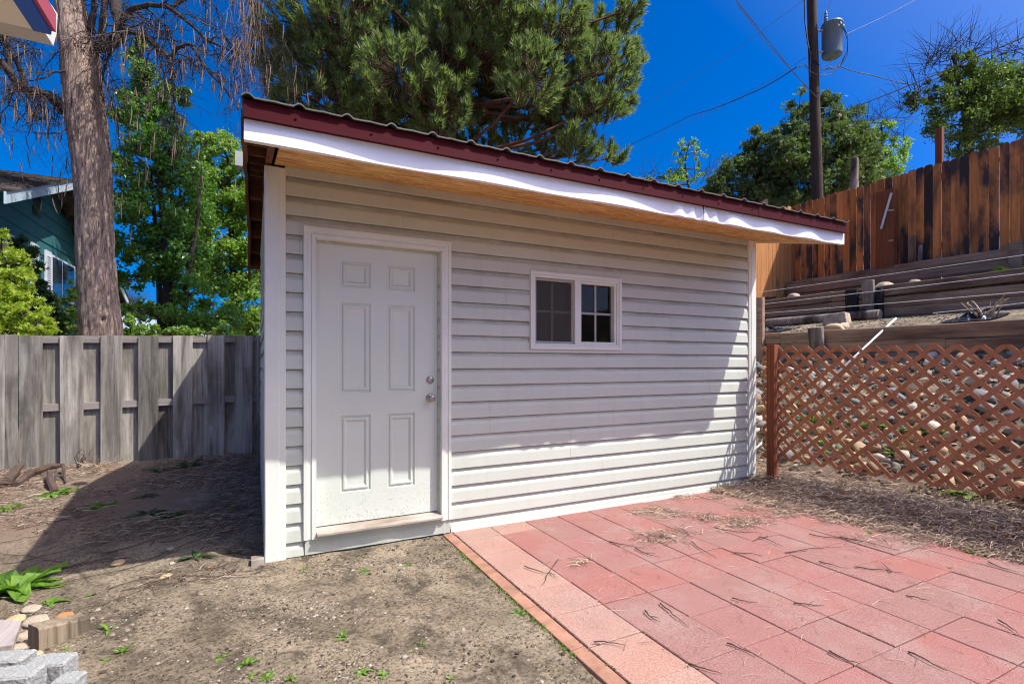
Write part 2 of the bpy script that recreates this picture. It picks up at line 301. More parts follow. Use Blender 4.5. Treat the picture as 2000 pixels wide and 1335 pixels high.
    MT['weed'] = foliage('bright_weed_leaf', (0.075, 0.16, 0.02), (0.16, 0.28, 0.035), 0.3, 0.45, patch=3)
    MT['teal'] = simple('teal_painted_siding', (0.028, 0.13, 0.13), 0.7, 0, 0.12, 1.5)
    MT['paleblue'] = simple('pale_blue_fascia_paint', (0.42, 0.52, 0.56), 0.7, 0, 0.15, 2)
    MT['shingle'] = wood('weathered_shingles', (0.045, 0.035, 0.028), (0.17, 0.14, 0.11), 'y', dark=(.03, .025, .02), var=0.2, per=2, bs=1.0, gs=9)
    MT['shutter'] = simple('white_shutter', (0.62, 0.64, 0.66), 0.6)
    MT['farglass'] = simple('dark_window_glass', (0.03, 0.04, 0.04), 0.08, 0, 0.2, 1, spec=0.8)
    MT['soffit'] = simple('cream_soffit_panel', (0.82, 0.76, 0.64), 0.6, 0, 0.05, 1)
    MT['blue'] = simple('royal_blue_fascia', (0.010, 0.10, 0.50), 0.4, 0, 0.12, 2)
    MT['pinkred'] = simple('faded_red_drip_edge', (0.42, 0.09, 0.12), 0.5, 0, 0.1, 3)
    MT['gutter'] = simple('white_gutter', (0.50, 0.49, 0.44), 0.4, 0, 0.06, 1)
    MT['metal'] = simple('bare_galvanised_metal', (0.42, 0.42, 0.42), 0.4, 0.7, 0.1)
    MT['greyroof'] = simple('grey_roof_sheet', (0.26, 0.33, 0.40), 0.6, 0, 0.15, 1)
    MT['tarp'] = simple('black_plastic_sheet', (0.012, 0.013, 0.016), 0.35, 0, 0.3)
    MT['white'] = simple('white_litter_paper', (0.75, 0.74, 0.72), 0.7)
def _mr(t, src, a, b):
    mr = t.nodes.new('ShaderNodeMapRange'); mr.inputs['From Min'].default_value = a; mr.inputs['From Max'].default_value = b; t.links.new(src, mr.inputs[0]); return mr.outputs[0]
mk_materials()

# ------------------------------------------------------------------ mesh helpers
class MB:
    def __init__(s): s.v = []; s.f = []; s.mi = []; s.cur = 0
    def add(s, vs, fs):
        o = len(s.v); s.v.extend(vs)
        for f in fs: s.f.append(tuple(i+o for i in f)); s.mi.append(s.cur)
    def box(s, x0, x1, y0, y1, z0, z1):
        v = [(x, y, z) for z in (z0, z1) for y in (y0, y1) for x in (x0, x1)]
        s.add(v, [(0, 2, 3, 1), (4, 5, 7, 6), (0, 1, 5, 4), (2, 6, 7, 3), (0, 4, 6, 2), (1, 3, 7, 5)])
    def hexa(s, b, t):   # four bottom points, four top points (same order)
        s.add([tuple(p) for p in b]+[tuple(p) for p in t], [(3, 2, 1, 0), (4, 5, 6, 7), (0, 1, 5, 4), (1, 2, 6, 5), (2, 3, 7, 6), (3, 0, 4, 7)])
    def prism(s, poly, d):   # planar polygon (list of Vectors) extruded by vector d
        n = len(poly); vs = [tuple(p) for p in poly]+[tuple(Vector(p)+Vector(d)) for p in poly]
        s.add(vs, [tuple(range(n))[::-1], tuple(range(n, 2*n))]+[(i, (i+1) % n, n+(i+1) % n, n+i) for i in range(n)])
    def tube(s, pts, rads, k=6, cap=True):
        pts = [Vector(p) for p in pts]
        if not hasattr(rads, '__len__'): rads = [rads]*len(pts)
        o = len(s.v); up = Vector((0.3, 0.2, 1))
        for i, p in enumerate(pts):
            d = (pts[min(i+1, len(pts)-1)]-pts[max(i-1, 0)])
            if d.length < 1e-9: d = Vector((0, 0, 1))
            d.normalize(); a = d.cross(up)
            if a.length < 1e-3: a = d.cross(Vector((1, 0, 0)))
            a.normalize(); b = d.cross(a); up = a.cross(d) if False else up
            for j in range(k):
                t = 2*math.pi*j/k; s.v.append(tuple(p+(a*math.cos(t)+b*math.sin(t))*rads[i]))
        for i in range(len(pts)-1):
            for j in range(k):
                s.f.append((o+i*k+j, o+i*k+(j+1) % k, o+(i+1)*k+(j+1) % k, o+(i+1)*k+j)); s.mi.append(s.cur)
        if cap:
            s.f.append(tuple(o+j for j in range(k))[::-1]); s.mi.append(s.cur)
            s.f.append(tuple(o+(len(pts)-1)*k+j for j in range(k))); s.mi.append(s.cur)
    def build(s, name, mat, parent=None, smooth=False, bevel=0.0, org=None, **tags):
        me = bpy.data.meshes.new(name)
        pl = parent
        while pl is not None and pl.parent is not None: pl = pl.parent
        o = org if org is not None else (Vector(pl.location) if pl is not None and not pl.get('_loc0') else Vector((0, 0, 0)))
        ox, oy, oz = o
        me.from_pydata([(a-ox, b-oy, c-oz) for a, b, c in s.v], [], s.f)
        mats = mat if isinstance(mat, (list, tuple)) else [mat]
        for m_ in mats: me.materials.append(MT[m_])
        if len(mats) > 1: me.polygons.foreach_set('material_index', s.mi)
        if smooth: me.polygons.foreach_set('use_smooth', [True]*len(me.polygons))
        me.update()
        ob = bpy.data.objects.new(name, me); C.objects.link(ob)
        if parent is not None: ob.parent = parent
        elif org is not None: ob.location = org
        if bevel:
            bv = ob.modifiers.new('bevel', 'BEVEL'); bv.width = bevel; bv.segments = 2; bv.limit_method = 'ANGLE'; bv.angle_limit = R(50)
        for k_, v_ in tags.items(): ob[{'cat': 'category'}.get(k_, k_)] = v_
        return ob
def thing(name, loc, label, cat, group=None):
    o = bpy.data.objects.new(name, None); C.objects.link(o); o.location = loc; o.empty_display_size = 0.2
    o['label'] = label; o['category'] = cat
    if group: o['group'] = group
    return o
def tag(o, label, cat, group=None):
    o['label'] = label; o['category'] = cat
    if group: o['group'] = group
    return o
def sb(name, mat, parent, *a, bevel=0.0, **tags):   # one-box part
    m = MB(); m.box(*a); return m.build(name, mat, parent, bevel=bevel, **tags)
# ------------------------------------------------------------------ ground and patio
def build_ground():
    def axis(segs):
        out = []
        for a, b, n in segs:
            for i in range(n): out.append(a+(b-a)*i/n)
        out.append(segs[-1][1]); return out
    xs = axis([(-300, -30, 6), (-30, -7, 12), (-7, 1.28, 150), (1.28, 4.62, 14), (4.62, 7.49, 60), (7.49, 7.575, 2), (7.575, 7.585, 1), (7.585, 9.575, 30), (9.575, 9.585, 1), (9.585, 12.275, 24), (12.275, 12.285, 1), (12.285, 40, 12), (40, 300, 5)])
    ys = axis([(-300, -12, 8), (-12, -4, 20), (-4, 0.06, 76), (0.06, 0.08, 1), (0.08, 5, 60), (5, 30, 14), (30, 300, 6)])
    nx, ny = len(xs), len(ys); v = []
    for y in ys:
        for x in xs: v.append((x, y, ground_z(x, y)))
    f = [(j*nx+i, j*nx+i+1, (j+1)*nx+i+1, (j+1)*nx+i) for j in range(ny-1) for i in range(nx-1)]
    m = MB(); m.add(v, f); m.build('ground', 'soil', smooth=True, kind='structure')
build_ground()
def build_patio():
    m = MB(); S = 0.328; x0 = 1.42; G = 0.0028
    r = random.Random(3)
    for i in range(10):
        for j in range(-1, 22):
            y1 = (2.007-N0)+S*(5-j)+0.0; y0 = y1-S
            y1 = min(y1, -0.006)
            if y1-y0 < 0.05: continue
            X0, X1 = x0+i*S, x0+(i+1)*S
            g = G*r.uniform(0.5, 1.3); dz = r.uniform(-0.003, 0.003); t = [r.uniform(-0.0015, 0.0015) for _ in range(4)]
            sk = r.uniform(-0.002, 0.002)
            m.cur = 1 if (i == 0 or (i == 1 and j == -1)) else 0
            a = [(X0+g, y0+g), (X1-g+sk, y0+g), (X1-g, y1-g), (X0+g+sk, y1-g)]
            c = 0.004
            ai = [(X0+g+c, y0+g+c), (X1-g+sk-c, y0+g+c), (X1-g-c, y1-g-c), (X0+g+sk+c, y1-g-c)]
            vs = [(p[0], p[1], -0.04) for p in a]+[(p[0], p[1], dz-0.004+q) for p, q in zip(a, t)]+[(p[0], p[1], dz+q) for p, q in zip(ai, t)]
            m.add(vs, [(0, 1, 5, 4), (1, 2, 6, 5), (2, 3, 7, 6), (3, 0, 4, 7), (4, 5, 9, 8), (5, 6, 10, 9), (6, 7, 11, 10), (7, 4, 8, 11), (8, 9, 10, 11)])
    m.build('patio', ['paver', 'paver_tan'], kind='structure')
    m = MB(); y = -0.02
    while y > -5.2:
        L = 0.46; m.hexa([(1.33, y-L, -0.05), (1.414, y-L, -0.05), (1.414, y-.004, -0.05), (1.33, y-.004, -0.05)],
                         [(1.336, y-L, -0.004), (1.412, y-L, 0.0), (1.412, y-.004, 0.0), (1.338, y-.004, -0.006)]); y -= L
    m.build('patio_edging', 'edging', kind='structure', bevel=0.004)
build_patio()

# ------------------------------------------------------------------ the shed
SHX0, SHX1, SHD = 0.078, 5.0, 2.44
SOF = 2.725; SL = 0.22; RG = 1.0; NF = -0.88; NB = 3.45
def soff(y): return SOF+SL*y if y < RG else SOF+SL*RG-SL*(y-RG)
def build_shed():
    sh = thing('shed', (SHX0, 0, 0), 'grey vinyl sided garden shed with white trim, white door and red edged metal roof', 'shed')
    # front siding: dutch lap courses, cut out round the door and the window
    CH = 0.1347
    zs = [0.10+CH*k for k in range(-1, 21)]
    def courses(m, a, b, zlo, zhi, out, axis='x'):
        prof = [(0.0, -0.012), (0.0, 0.0175), (0.003, 0.019), (0.60*CH, 0.0145), (0.68*CH, 0.012), (0.80*CH, 0.004), (0.955*CH, 0.001), (0.957*CH, -0.012), (CH, -0.012)]
        for z in zs:
            pts = [(z+h, d) for h, d in prof]
            pts = [(min(max(h, zlo), zhi), d) for h, d in pts]
            if pts[-1][0]-pts[0][0] < 1e-4: continue
            N = max(1, int(abs(b-a)/0.25)); rows = []
            for i in range(N+1):
                q = a+(b-a)*i/N; wob = 0.0012*nz(q*1.3, z*3.1)
                for h, d in pts: rows.append((q, out*(d+wob)-0.002*out*0, h) if axis == 'x' else (SHX0+out*(d+wob), q, h))
            k = len(pts)
            for i in range(N):
                for j in range(k-1):
                    if rows[i*k+j+1][2]-rows[i*k+j][2] < 1e-6 and abs(rows[i*k+j+1][1]-rows[i*k+j][1]) < 1e-6 and axis == 'x': continue
                    o = len(m.v); m.v.extend([rows[i*k+j], rows[(i+1)*k+j], rows[(i+1)*k+j+1], rows[i*k+j+1]]); m.f.append((o, o+1, o+2, o+3)); m.mi.append(0)
    m = MB()
    courses(m, 0.19, 0.312, 0.0, 2.75, -1)
    courses(m, 0.312, 1.405, 2.318, 2.75, -1)
    courses(m, 1.405, 2.14, 0.0, 2.75, -1)
    courses(m, 2.14, 3.11, 0.0, 1.485, -1); courses(m, 2.14, 3.11, 2.15, 2.75, -1)
    courses(m, 3.11, 4.905, 0.0, 2.75, -1)
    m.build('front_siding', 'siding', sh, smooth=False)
    for sx_, ks in ((0.285, (15, 16)), (1.02, (17,)), (1.9, (13, 14)), (2.55, (3, 4)), (3.75, (11, 12)), (3.3, (18, 19)), (4.3, (7, 8)), (1.75, (5, 6)), (2.9, (2,))):
        q = MB()
        for k_ in ks:
            z = 0.10+CH*k_; pr_ = [(.001, .0182), (.003, .0197), (.60*CH, .0152), (.68*CH, .0127), (.80*CH, .0047), (.95*CH, .0017)]
            for (h0, d0), (h1, d1) in zip(pr_[:-1], pr_[1:]): q.add([(sx_, -d0-.0008, z+h0), (sx_+.0022, -d0-.0008, z+h0), (sx_+.0022, -d1-.0008, z+h1), (sx_, -d1-.0008, z+h1)], [(0, 1, 2, 3)])
        q.build('siding_seam', 'dirt_streak', sh)
    m = MB()   # solid wall behind the vinyl with the openings left free
    for a in ((0.09, 0.39, 0, 2.72), (0.39, 1.31, 2.22, 2.72), (0.39, 1.31, -.05, 0.155), (1.31, 2.17, 0, 2.72), (2.17, 3.08, 0, 1.51), (2.17, 3.08, 2.12, 2.72), (3.08, 4.99, 0, 2.72)):
        m.box(a[0], a[1], 0.013, 0.10, a[2], a[3])
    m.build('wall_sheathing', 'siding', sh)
    m = MB()
    m.add([(SHX0+.006, 0.1, 0), (SHX0+.006, SHD, 0), (SHX0+.006, SHD, soff(SHD)), (SHX0+.006, RG, soff(RG)), (SHX0+.006, 0.1, soff(0.1)),
           (SHX0+.1, 0.1, 0), (SHX0+.1, SHD, 0), (SHX0+.1, SHD, soff(SHD)), (SHX0+.1, RG, soff(RG)), (SHX0+.1, 0.1, soff(0.1))],
          [(0, 4, 3, 2, 1), (5, 6, 7, 8, 9), (0, 1, 6, 5), (1, 2, 7, 6), (2, 3, 8, 7), (3, 4, 9, 8), (4, 0, 5, 9)])
    o = MB(); o.box(SHX1-.1, SHX1-.006, 0.1, SHD, 0, SOF-.3)
    o.add([(SHX1-.1, 0.1, SOF-.3), (SHX1-.1, SHD, SOF-.3), (SHX1-.1, SHD, soff(SHD)), (SHX1-.1, RG, soff(RG)), (SHX1-.1, .1, soff(.1)),
           (SHX1-.006, 0.1, SOF-.3), (SHX1-.006, SHD, SOF-.3), (SHX1-.006, SHD, soff(SHD)), (SHX1-.006, RG, soff(RG)), (SHX1-.006, .1, soff(.1))],
          [(0, 1, 2, 3, 4), (9, 8, 7, 6, 5), (1, 6, 7, 2), (2, 7, 8, 3), (3, 8, 9, 4), (4, 9, 5, 0)])
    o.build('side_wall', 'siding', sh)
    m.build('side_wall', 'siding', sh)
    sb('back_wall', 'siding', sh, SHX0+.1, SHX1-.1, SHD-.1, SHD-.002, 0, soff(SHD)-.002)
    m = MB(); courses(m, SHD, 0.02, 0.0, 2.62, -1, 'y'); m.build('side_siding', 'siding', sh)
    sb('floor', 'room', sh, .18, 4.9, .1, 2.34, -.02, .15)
    # corner trims: channel profile, L shaped
    def corner(x0, x1, ztop, flip):
        m = MB()
        if not flip: xs_ = [(x0, -.028), (x0+.006, -.034), (x1-.045, -.034), (x1-.040, -.028), (x1-.006, -.028), (x1, -.022), (x1, .0), (x0+.02, .0), (x0+.02, .11), (x0, .11)]
        else: xs_ = [(x0, .0), (x0, -.022), (x0+.006, -.028), (x0+.028, -.028), (x0+.033, -.034), (x1-.006, -.034), (x1, -.028), (x1, .11), (x1-.02, .11), (x1-.02, .0)]
        n = len(xs_); N = 14; vs = []
        for i in range(N+1):
            z = -0.03+(ztop+.03)*i/N
            for x, y in xs_: vs.append((x+0.0015*nz(z*1.7, x), y+.0015*nz(z*2, 5), z))
        m.add(vs, [(i*n+j, i*n+(j+1) % n, (i+1)*n+(j+1) % n, (i+1)*n+j) for i in range(N) for j in range(n)]+[tuple(range(n))[::-1], tuple(range(N*n, N*n+n))])
        m.build('corner_trim', 'trim', sh)
    corner(0.062, 0.196, 2.70, False); corner(4.895, 5.008, 2.715, True)
    # skirt under the door
    m = MB(); N = 12
    for (a, b, z0, z1) in ((0.318, 1.02, 0.0, 0.118), (1.022, 1.40, 0.0, 0.125)):
        for i in range(N):
            q0 = a+(b-a)*i/N; q1 = a+(b-a)*(i+1)/N
            w0 = .006*math.sin(q0*9)+.004*math.sin(q0*23); w1 = .006*math.sin(q1*9)+.004*math.sin(q1*23)
            m.add([(q0, -.018-w0*.5, z0), (q1, -.018-w1*.5, z0), (q1, -.022-w1, z1), (q0, -.022-w0, z1), (q0, .002, z1), (q1, .002, z1)], [(0, 1, 2, 3), (3, 2, 5, 4)])
    m.build('door_skirt', 'siding', sh)
    m = MB(); m.box(1.406, 4.9, -.024, .001, -.035, .03); m.build('bottom_trim', 'trim', sh, bevel=.003)
    # door frame with stepped brickmould
    m = MB()
    def mould(x0, x1, z0, z1, w, lo):
        prof = [(0.0, -.034), (w*.30, -.036), (w*.36, -.030), (w*.62, -.030), (w*.70, -.040), (w, -.040)]
        for (p, q) in zip(prof[:-1], prof[1:]):
            (a, ya), (b, yb) = p, q
            m.add([(x0+a, ya, lo), (x0+b, yb, lo), (x0+b, yb, z1-b), (x0+a, ya, z1-a)], [(0, 1, 2, 3)])
            m.add([(x1-b, yb, lo), (x1-a, ya, lo), (x1-a, ya, z1-a), (x1-b, yb, z1-b)], [(0, 1, 2, 3)])
            m.add([(x0+a, ya, z1-a), (x0+b, yb, z1-b), (x1-b, yb, z1-b), (x1-a, ya, z1-a)], [(0, 1, 2, 3)])
        m.add([(x0, .0, lo), (x0, -.034, lo), (x0, -.034, z1), (x0, .0, z1)], [(0, 1, 2, 3)])
        m.add([(x1, .0, lo), (x1, .0, z1), (x1, -.034, z1), (x1, -.034, lo)], [(0, 1, 2, 3)])
        m.add([(x0, .0, z1), (x1, .0, z1), (x1, -.034, z1), (x0, -.034, z1)], [(3, 2, 1, 0)])
    mould(0.310, 1.407, 0.1, 2.322, .078, 0.108)
    for a, b in ((.310, .388), (1.329, 1.407)): m.box(a+.002, b-.002, -.029, .0, .108, .112)
    m.box(.3885, .3935, -.040, .10, .108, 2.236); m.box(1.3235, 1.3285, -.040, .10, .108, 2.236); m.box(.394, 1.323, -.040, .10, 2.238, 2.244)
    fr = m.build('door_frame', 'trim', sh)
    m = MB(); m.box(.3945, .404, .055, .075, .19, 2.23); m.box(1.313, 1.3225, .055, .075, .19, 2.23); m.box(.404, 1.313, .055, .075, 2.22, 2.23)
    m = MB()
    m.hexa([(.394, -.075, .130), (1.323, -.075, .130), (1.323, .06, .130), (.394, .06, .130)], [(.394, -.075, .150), (1.323, -.075, .150), (1.323, .06, .172), (.394, .06, .172)])
    m.build('threshold', 'sill', sh, bevel=.004)
    # door slab with six embossed panels
    SX0, SX1, SZ0, SZ1, SY = .3945, 1.310, .176, 2.236, 0.030
    m = MB()
    px = [(.566, .785), (.912, 1.125)]; pz = [(.40, .965), (1.135, 1.80), (1.915, 2.105)]
    xs_ = [SX0, px[0][0], px[0][1], px[1][0], px[1][1], SX1]; zs_ = [SZ0, pz[0][0], pz[0][1], pz[1][0], pz[1][1], pz[2][0], pz[2][1], SZ1]
    for i in range(5):
        for j in range(7):
            if i in (1, 3) and j in (1, 3, 5):
                rings = [(0, 0), (.005, .012), (.015, .012), (.022, .001), (.032, .000), (.046, .014), (.05, .014)]
                a, b, c, d = xs_[i], xs_[i+1], zs_[j], zs_[j+1]
                for (e0, h0), (e1, h1) in zip(rings[:-1], rings[1:]):
                    P = [(a+e0, SY+h0, c+e0), (b-e0, SY+h0, c+e0), (b-e0, SY+h0, d-e0), (a+e0, SY+h0, d-e0)]
                    Q = [(a+e1, SY+h1, c+e1), (b-e1, SY+h1, c+e1), (b-e1, SY+h1, d-e1), (a+e1, SY+h1, d-e1)]
                    m.add(P+Q, [(0, 1, 5, 4), (1, 2, 6, 5), (2, 3, 7, 6), (3, 0, 4, 7)])
                e, h = rings[-1]; m.add([(a+e, SY+h, c+e), (b-e, SY+h, c+e), (b-e, SY+h, d-e), (a+e, SY+h, d-e)], [(0, 1, 2, 3)])
            else: m.add([(xs_[i], SY, zs_[j]), (xs_[i+1], SY, zs_[j]), (xs_[i+1], SY, zs_[j+1]), (xs_[i], SY, zs_[j+1])], [(0, 1, 2, 3)])
    m.add([(SX0, SY, SZ0), (SX1, SY, SZ0), (SX1, SY, SZ1), (SX0, SY, SZ1), (SX0, SY+.045, SZ0), (SX1, SY+.045, SZ0), (SX1, SY+.045, SZ1), (SX0, SY+.045, SZ1)],
          [(4, 7, 6, 5), (0, 4, 5, 1), (1, 5, 6, 2), (2, 6, 7, 3), (3, 7, 4, 0)])
    dr = m.build('door', 'door', sh)
    m = MB(); m.box(1.3105, 1.3225, .05, .075, .176, 2.236); m.build('weatherstrip', 'darkwire', dr)
    def lathe(cx, cz, prof, y0, k=24):
        m = MB(); vs = []
        for (r_, d) in prof:
            for j in range(k):
                t = 2*math.pi*j/k; vs.append((cx+r_*math.cos(t), y0-d, cz+r_*math.sin(t)))
        n = len(prof); m.add(vs, [(i*k+j, i*k+(j+1) % k, (i+1)*k+(j+1) % k, (i+1)*k+j) for i in range(n-1) for j in range(k)]+[tuple((n-1)*k+j for j in range(k))]); return m
    lathe(1.250, 1.080, [(.033, 0), (.033, .006), (.026, .010), (.012, .012), (.011, .032), (.020, .036), (.026, .046), (.026, .056), (.020, .062), (.006, .064)], SY).build('door_knob', 'nickel', dr, smooth=True)
    db = lathe(1.250, 1.222, [(.030, 0), (.030, .008), (.024, .014), (.012, .015), (.004, .016)], SY).build('deadbolt', 'nickel', dr, smooth=True)
    # window
    WX0, WX1, WZ0, WZ1 = 2.132, 3.12, 1.478, 2.156
    def ring(m, x0, x1, z0, z1, wd, y0, y1):
        m.box(x0, x0+wd, y0, y1, z0, z1); m.box(x1-wd, x1, y0, y1, z0, z1); m.box(x0+wd, x1-wd, y0, y1, z0, z0+wd); m.box(x0+wd, x1-wd, y0, y1, z1-wd, z1)
    m = MB(); ring(m, WX0, WX1, WZ0, WZ1, .030, -.034, .02); ring(m, WX0+.0305, WX1-.0305, WZ0+.0305, WZ1-.0305, .020, -.024, .09)
    m.box(2.592, 2.648, -.028, .05, WZ0+.051, WZ1-.051)
    wf = m.build('window', 'trim', sh, bevel=.0015)
    m = MB(); ring(m, 2.6485, WX1-.051, WZ0+.051, WZ1-.051, .022, -.012, .04); m.build('sash', 'trim', wf, bevel=.0015)
    m = MB(); ring(m, WX0+.053, 2.5915, WZ0+.052, WZ1-.053, .020, .0, .03); m.build('screen_frame', 'sash', wf, bevel=.0015)
    m = MB(); m.box(2.205, 2.572, .012, .014, WZ0+.07, WZ1-.072); m.build('insect_screen', 'screen', wf)
    for (a, b, mat, yy) in ((2.187, 2.592, 'sash', .038), (2.669, 3.048, 'trim', .030)):
        m = MB(); xc = (a+b)/2; zc = (WZ0+WZ1)/2
        m.box(xc-.010, xc+.010, yy, yy+.008, WZ0+.06, WZ1-.06); m.box(a, xc-.0105, yy, yy+.008, zc-.010, zc+.010); m.box(xc+.0105, b, yy, yy+.008, zc-.010, zc+.010)
        m.build('muntin', mat if mat == 'sash' else 'sash', wf)
        m = MB(); m.box(a-.004, b+.004, yy+.0085, yy+.012, WZ0+.06, WZ1-.06); m.build('pane', 'glass', wf)
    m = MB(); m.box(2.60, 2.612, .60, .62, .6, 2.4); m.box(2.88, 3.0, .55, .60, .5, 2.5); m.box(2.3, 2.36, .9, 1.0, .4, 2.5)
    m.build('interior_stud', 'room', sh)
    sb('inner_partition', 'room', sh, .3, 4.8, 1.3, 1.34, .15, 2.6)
    # roof: deck underside, soffit, rafters, fascia, red drip trim, ribbed metal
    X0, X1 = -0.05, 5.15
    def slab(m, x0, x1, ys, lo, hi):
        n = len(ys); vs = [(x, y, soff(y)+h) for x in (x0, x1) for h in (lo, hi) for y in ys]
        fs = []
        for k in range(n-1):
            fs += [(k, k+1, 2*n+k+1, 2*n+k), (n+k+1, n+k, 3*n+k, 3*n+k+1), (k+1, k, n+k, n+k+1), (2*n+k, 2*n+k+1, 3*n+k+1, 3*n+k)]
        fs += [(0, 2*n, 3*n, n), (n-1, 2*n-1, 4*n-1, 3*n-1)]
        m.add(vs, fs)
    m = MB(); slab(m, .125, X1-.004, [NF+.012, -.001], .0, .012); slab(m, SHX1+.01, X1-.004, [.0, RG, NB-.01], .0, .012)
    m.build('soffit', 'osb', sh)
    m = MB(); slab(m, X0+.01, X1-.01, [NF+.012, RG, NB-.012], .150, .164); m.build('roof_deck', 'rafter', sh)
    m = MB(); slab(m, .068, .106, [NF+.014, RG, NB-.014], .0, .149); m.build('rafter', 'rafter', sh)
    y = NF+.25
    while y < NB-.1:
        m = MB()
        a, b = X0+.013, .067; z0 = soff(y)+.01; m.hexa([(a, y, z0), (b, y, z0), (b, y+.038, soff(y+.038)+.01), (a, y+.038, soff(y+.038)+.01)], [(a, y, z0+.139), (b, y, z0+.139), (b, y+.038, soff(y+.038)+.149), (a, y+.038, soff(y+.038)+.149)]); y += .40
        m.build('lookout', 'rafter', sh)
    # warped barge board on the left rake
    m = MB(); N = 30; vs = []
    for i in range(N+1):
        y = NF+.02+(NB-NF-.04)*i/N; wv = .012*math.sin(y*2.1)+.006*math.sin(y*5.3)
        for dx, h in ((-.012, -.02), (.012, -.02), (.012, .148), (-.012, .148)): vs.append((X0+dx-wv*.6-.004, y, soff(y)+h+(wv if h < 0 else 0)))
    m.add(vs, [(i*4+j, i*4+(j+1) % 4, (i+1)*4+(j+1) % 4, (i+1)*4+j) for i in range(N) for j in range(4)]+[(3, 2, 1, 0), (N*4, N*4+1, N*4+2, N*4+3)])
    m.build('barge_board', 'rafter', sh)
    # white fascia: thin wavy aluminium coil
    def wave(x):
        a = ss(0, 1.2, x)
        k = lerp(5.6, 12.5, ss(2.8, 3.6, x))
        return .0015+max(0, .0105+(.0095*math.sin(k*x+.6)+.0055*math.sin(k*.53*x+2))*(0.6+.4*a))
    m = MB(); N = 260; vs = []; zt, zb = 2.645, 2.515
    hs = [0, .2, .45, .75, 1.0]
    for i in range(N+1):
        x = X0+.002+(X1-X0-.004)*i/N
        for h in hs: vs.append((x, NF-.001-wave(x)*min(1, .25+1.5*h), zt+(zb-zt)*h))
        vs.append((x, NF+.02, zb+.001)); 
    k = len(hs)+1
    m.add(vs, [(i*k+j, i*k+j+1, (i+1)*k+j+1, (i+1)*k+j) for i in range(N) for j in range(k-1)])
    m.build('fascia', 'fascia', sh, smooth=False)
    sb('fascia_backing', 'rafter', sh, X0+.001, X1-.001, NF, NF+.011, 2.53, 2.69)
    sb('fascia_seam', 'darkwire', sh, 3.2525, 3.2545, NF-.020, NF-.004, 2.520, 2.635)
    # red drip trim, two lengths lapped
    m = MB()
    for a, b, o_ in ((X0, 3.9, 0.0), (3.88, X1+.01, .002)):
        m.hexa([(a, NF-.047-o_, 2.622), (b, NF-.047-o_, 2.622), (b, NF-.012, 2.626), (a, NF-.012, 2.626)], [(a, NF-.038-o_, 2.716), (b, NF-.038-o_, 2.716), (b, NF-.001, 2.724), (a, NF-.001, 2.724)])
    tr = m.build('drip_edge', 'red', sh)
    for i in range(13):
        m = MB(); x = .2+i*.4; zz = 2.665; m.tube([(x, NF-.050, zz), (x, NF-.038, zz)], .006, 8); m.build('screw', 'red', tr)
    # thin dark metal rake edge on the left, white one on the right
    m = MB(); slab(m, X0-.006, X0-.0005, [NF-.03, RG, NB], .10, .20); m.build('rake_trim', 'rooftop', sh)
    m = MB(); slab(m, X1+.012, X1+.030, [NF-.005, RG, NB], -.005, .19); m.build('rake_trim', 'fascia', sh)
    m = MB(); m.box(X1+.0005, X1+.075, NF+.03, NF+.034, 2.55, 2.73); m.build('fascia_return', 'fascia', sh)
    # ribbed roof sheets
    m = MB(); prof = []; x = -.07
    P = .2475; x = -.03-P
    pts = []
    while x < X1+.1:
        for dx, h in ((-.030, 0), (-.022, .008), (-.010, .017), (0, .019), (.010, .017), (.022, .008), (.030, 0)): pts.append((x+dx, h))
        pts.append((x+.08, 0)); pts.append((x+P/2, .003)); pts.append((x+P-.08, 0))
        x += P
    pts = [p for p in pts if X0-.02 <= p[0] <= X1+.022]
    for (ya, yb) in ((NF-.062, RG), (RG, NB+.05)):
        n = len(pts); vs = []
        for y in (ya, yb):
            for t_ in (.200, .208):
                for px_, h in pts: vs.append((px_, y, soff(y)+t_+h))
        fs = []
        for i in range(n-1):
            fs += [(i, i+1, 2*n+i+1, 2*n+i), (n+i+1, n+i, 3*n+i, 3*n+i+1), (i+1, i, n+i, n+i+1), (2*n+i, 2*n+i+1, 3*n+i+1, 3*n+i)]
        m.cur = 0
        o = len(m.v); m.v.extend(vs)
        for q, f in enumerate(fs):
            m.f.append(tuple(i+o for i in f)); m.mi.append(1 if (q % 4 == 1) else 0)
    m.build('metal_roofing', ['rooftop', 'red'], sh)
    m = MB(); m.hexa([(X0, RG-.15, soff(RG)+.205), (X1, RG-.15, soff(RG)+.205), (X1, RG+.15, soff(RG)+.205), (X0, RG+.15, soff(RG)+.205)], [(X0, RG-.02, soff(RG)+.25), (X1, RG-.02, soff(RG)+.25), (X1, RG+.02, soff(RG)+.25), (X0, RG+.02, soff(RG)+.25)])
    m.build('ridge_cap', 'red', sh)
    # small white block at the foot of the corner post
    m = MB(); m.box(-.02, .06, -.06, .03, -.01, .035); m.build('corner_block', 'sill', sh, bevel=.004)
build_shed()
